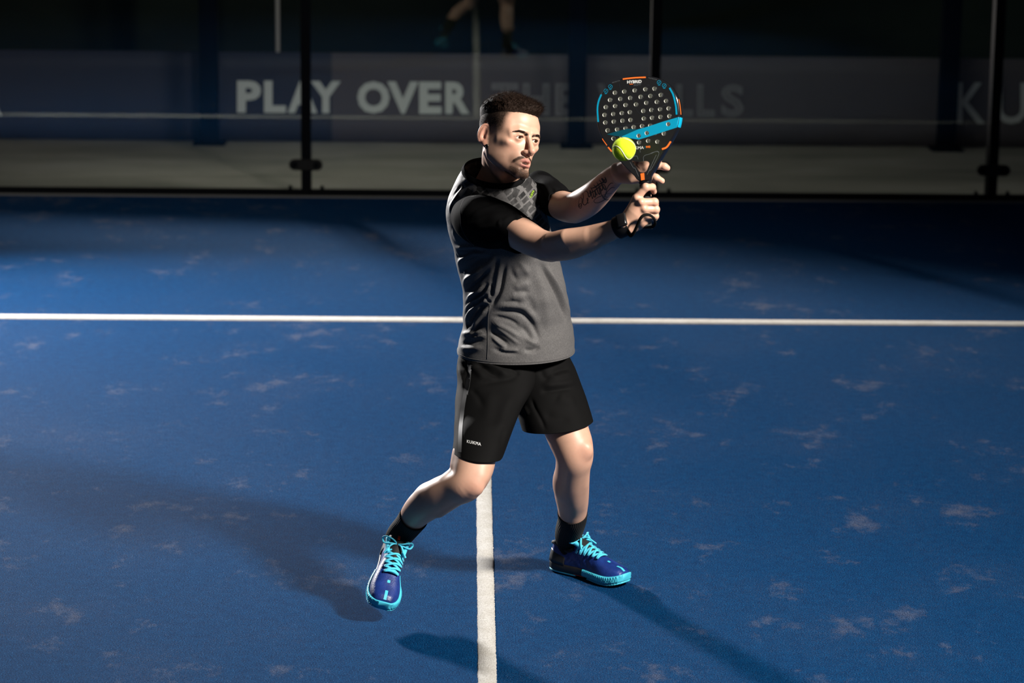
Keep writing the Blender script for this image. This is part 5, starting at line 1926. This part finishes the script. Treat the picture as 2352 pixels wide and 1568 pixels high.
# ------------------------------------------------------------------ watch
M_wst = mat('watch_rubber', (.006, .006, .007), .6, spec=.15)
watch = None
wc = EChain([(1419, 523, 6.995, 23.5, .82), (1426, 520, 6.989, 23.3, .82), (1433, 517, 6.985, 23.2, .82), (1440, 513.5, 6.984, 23.6, .84)], dens=4)
lv = wc.loft(60)
k_ = len(wc.c)
watch = obj('watch_strap', lv.reshape(-1, 3), grid_faces(k_, 60), M_wst, person)
watch.modifiers.new('t', 'SOLIDIFY').thickness = .0035
watch['label'] = 'black sports watch on the near wrist'
S_arm = Surf(lv.reshape(-1, 3), grid_faces(k_, 60))
pc, pn = S_arm.hit(1429, 506)
tx = unit(wc.T[k_//2]-pn*np.dot(wc.T[k_//2], pn))
ty = np.cross(pn, tx)
bm = box(-.0135, .0135, -.0175, .0175, 0, .0085, .003, 3)
for v in bm.verts:
    v.co = Vector(pc+tx*v.co.x+ty*v.co.y+pn*v.co.z)
bmobj('watch_case', bm, M_wst, watch, True)
bm = box(-.0105, .0105, -.0145, .0145, .0078, .0092, .0008, 2)
for v in bm.verts:
    v.co = Vector(pc+tx*v.co.x+ty*v.co.y+pn*v.co.z)
bmobj('watch_screen', bm, M_edge, watch, True)

# ------------------------------------------------------------------ ball
bc = P(1433, 342.5, 7.045+DR)
br = 27*mpp(bc)
def ball_mat():
    m = mat('ball_felt', (.62, .80, .02), .9, spec=.15)
    t = NT(m)
    c = t.coord()
    n = t.noise(c, 700., 3, .8)
    t.l(t.ramp(n, [(.3, (.44, .60, .005)), (.7, (.70, .88, .03))]), t.b.inputs['Base Color'])
    t.b.inputs['Sheen Weight'].default_value = .35
    t.b.inputs['Sheen Tint'].default_value = (.8, 1, .2, 1)
    t.bump(n, .6, .0015)
    return m
tennis = empty('tennis_ball', tuple(bc))
tag(tennis, 'bright yellow ball with a pale seam in front of the racket', 'ball')
v, f = ball((0, 0, 0), br, 64, 40)
def seam_pts(n):
    tt = np.linspace(0, 2*math.pi, n, endpoint=False)
    a, b = .75, .25
    q = np.stack([a*np.cos(tt)+b*np.cos(3*tt), a*np.sin(tt)-b*np.sin(3*tt), 2*math.sqrt(a*b)*np.sin(2*tt)], 1)
    return unit(q)
BR = np.array([[.8823, -.0556, -.4674], [.3967, .6224, .6747], [.2534, -.7807, .5712]])
sp = (seam_pts(160)@BR.T)@np.stack([RT, UP, -FW])
# shallow groove under the seam
dist = np.min(np.linalg.norm(unit(v)[:, None]-sp[None], axis=2), 1)
obj('felt', v*(1-.03*np.exp(-(dist/.05)**2))[:, None]+bc, f, ball_mat(), tennis)
sl = sp*br*.985
obj('seam', *tube(np.vstack([sl, sl[:2]])+bc, .0011, 8, False), mat('ball_seam', (.72, .72, .55), .7), tennis)
g = np.random.default_rng(8)
d_ = unit(g.normal(0, 1, (5000, 3)))
A, B_ = strands(bc+d_*br*.985, d_+g.normal(0, .5, d_.shape), .0016*np.ones(len(d_)), .00012, 9, .4)
fo = obj('fuzz', A, B_, bpy.data.materials['ball_felt'], tennis)
fo['kind'] = 'stuff'
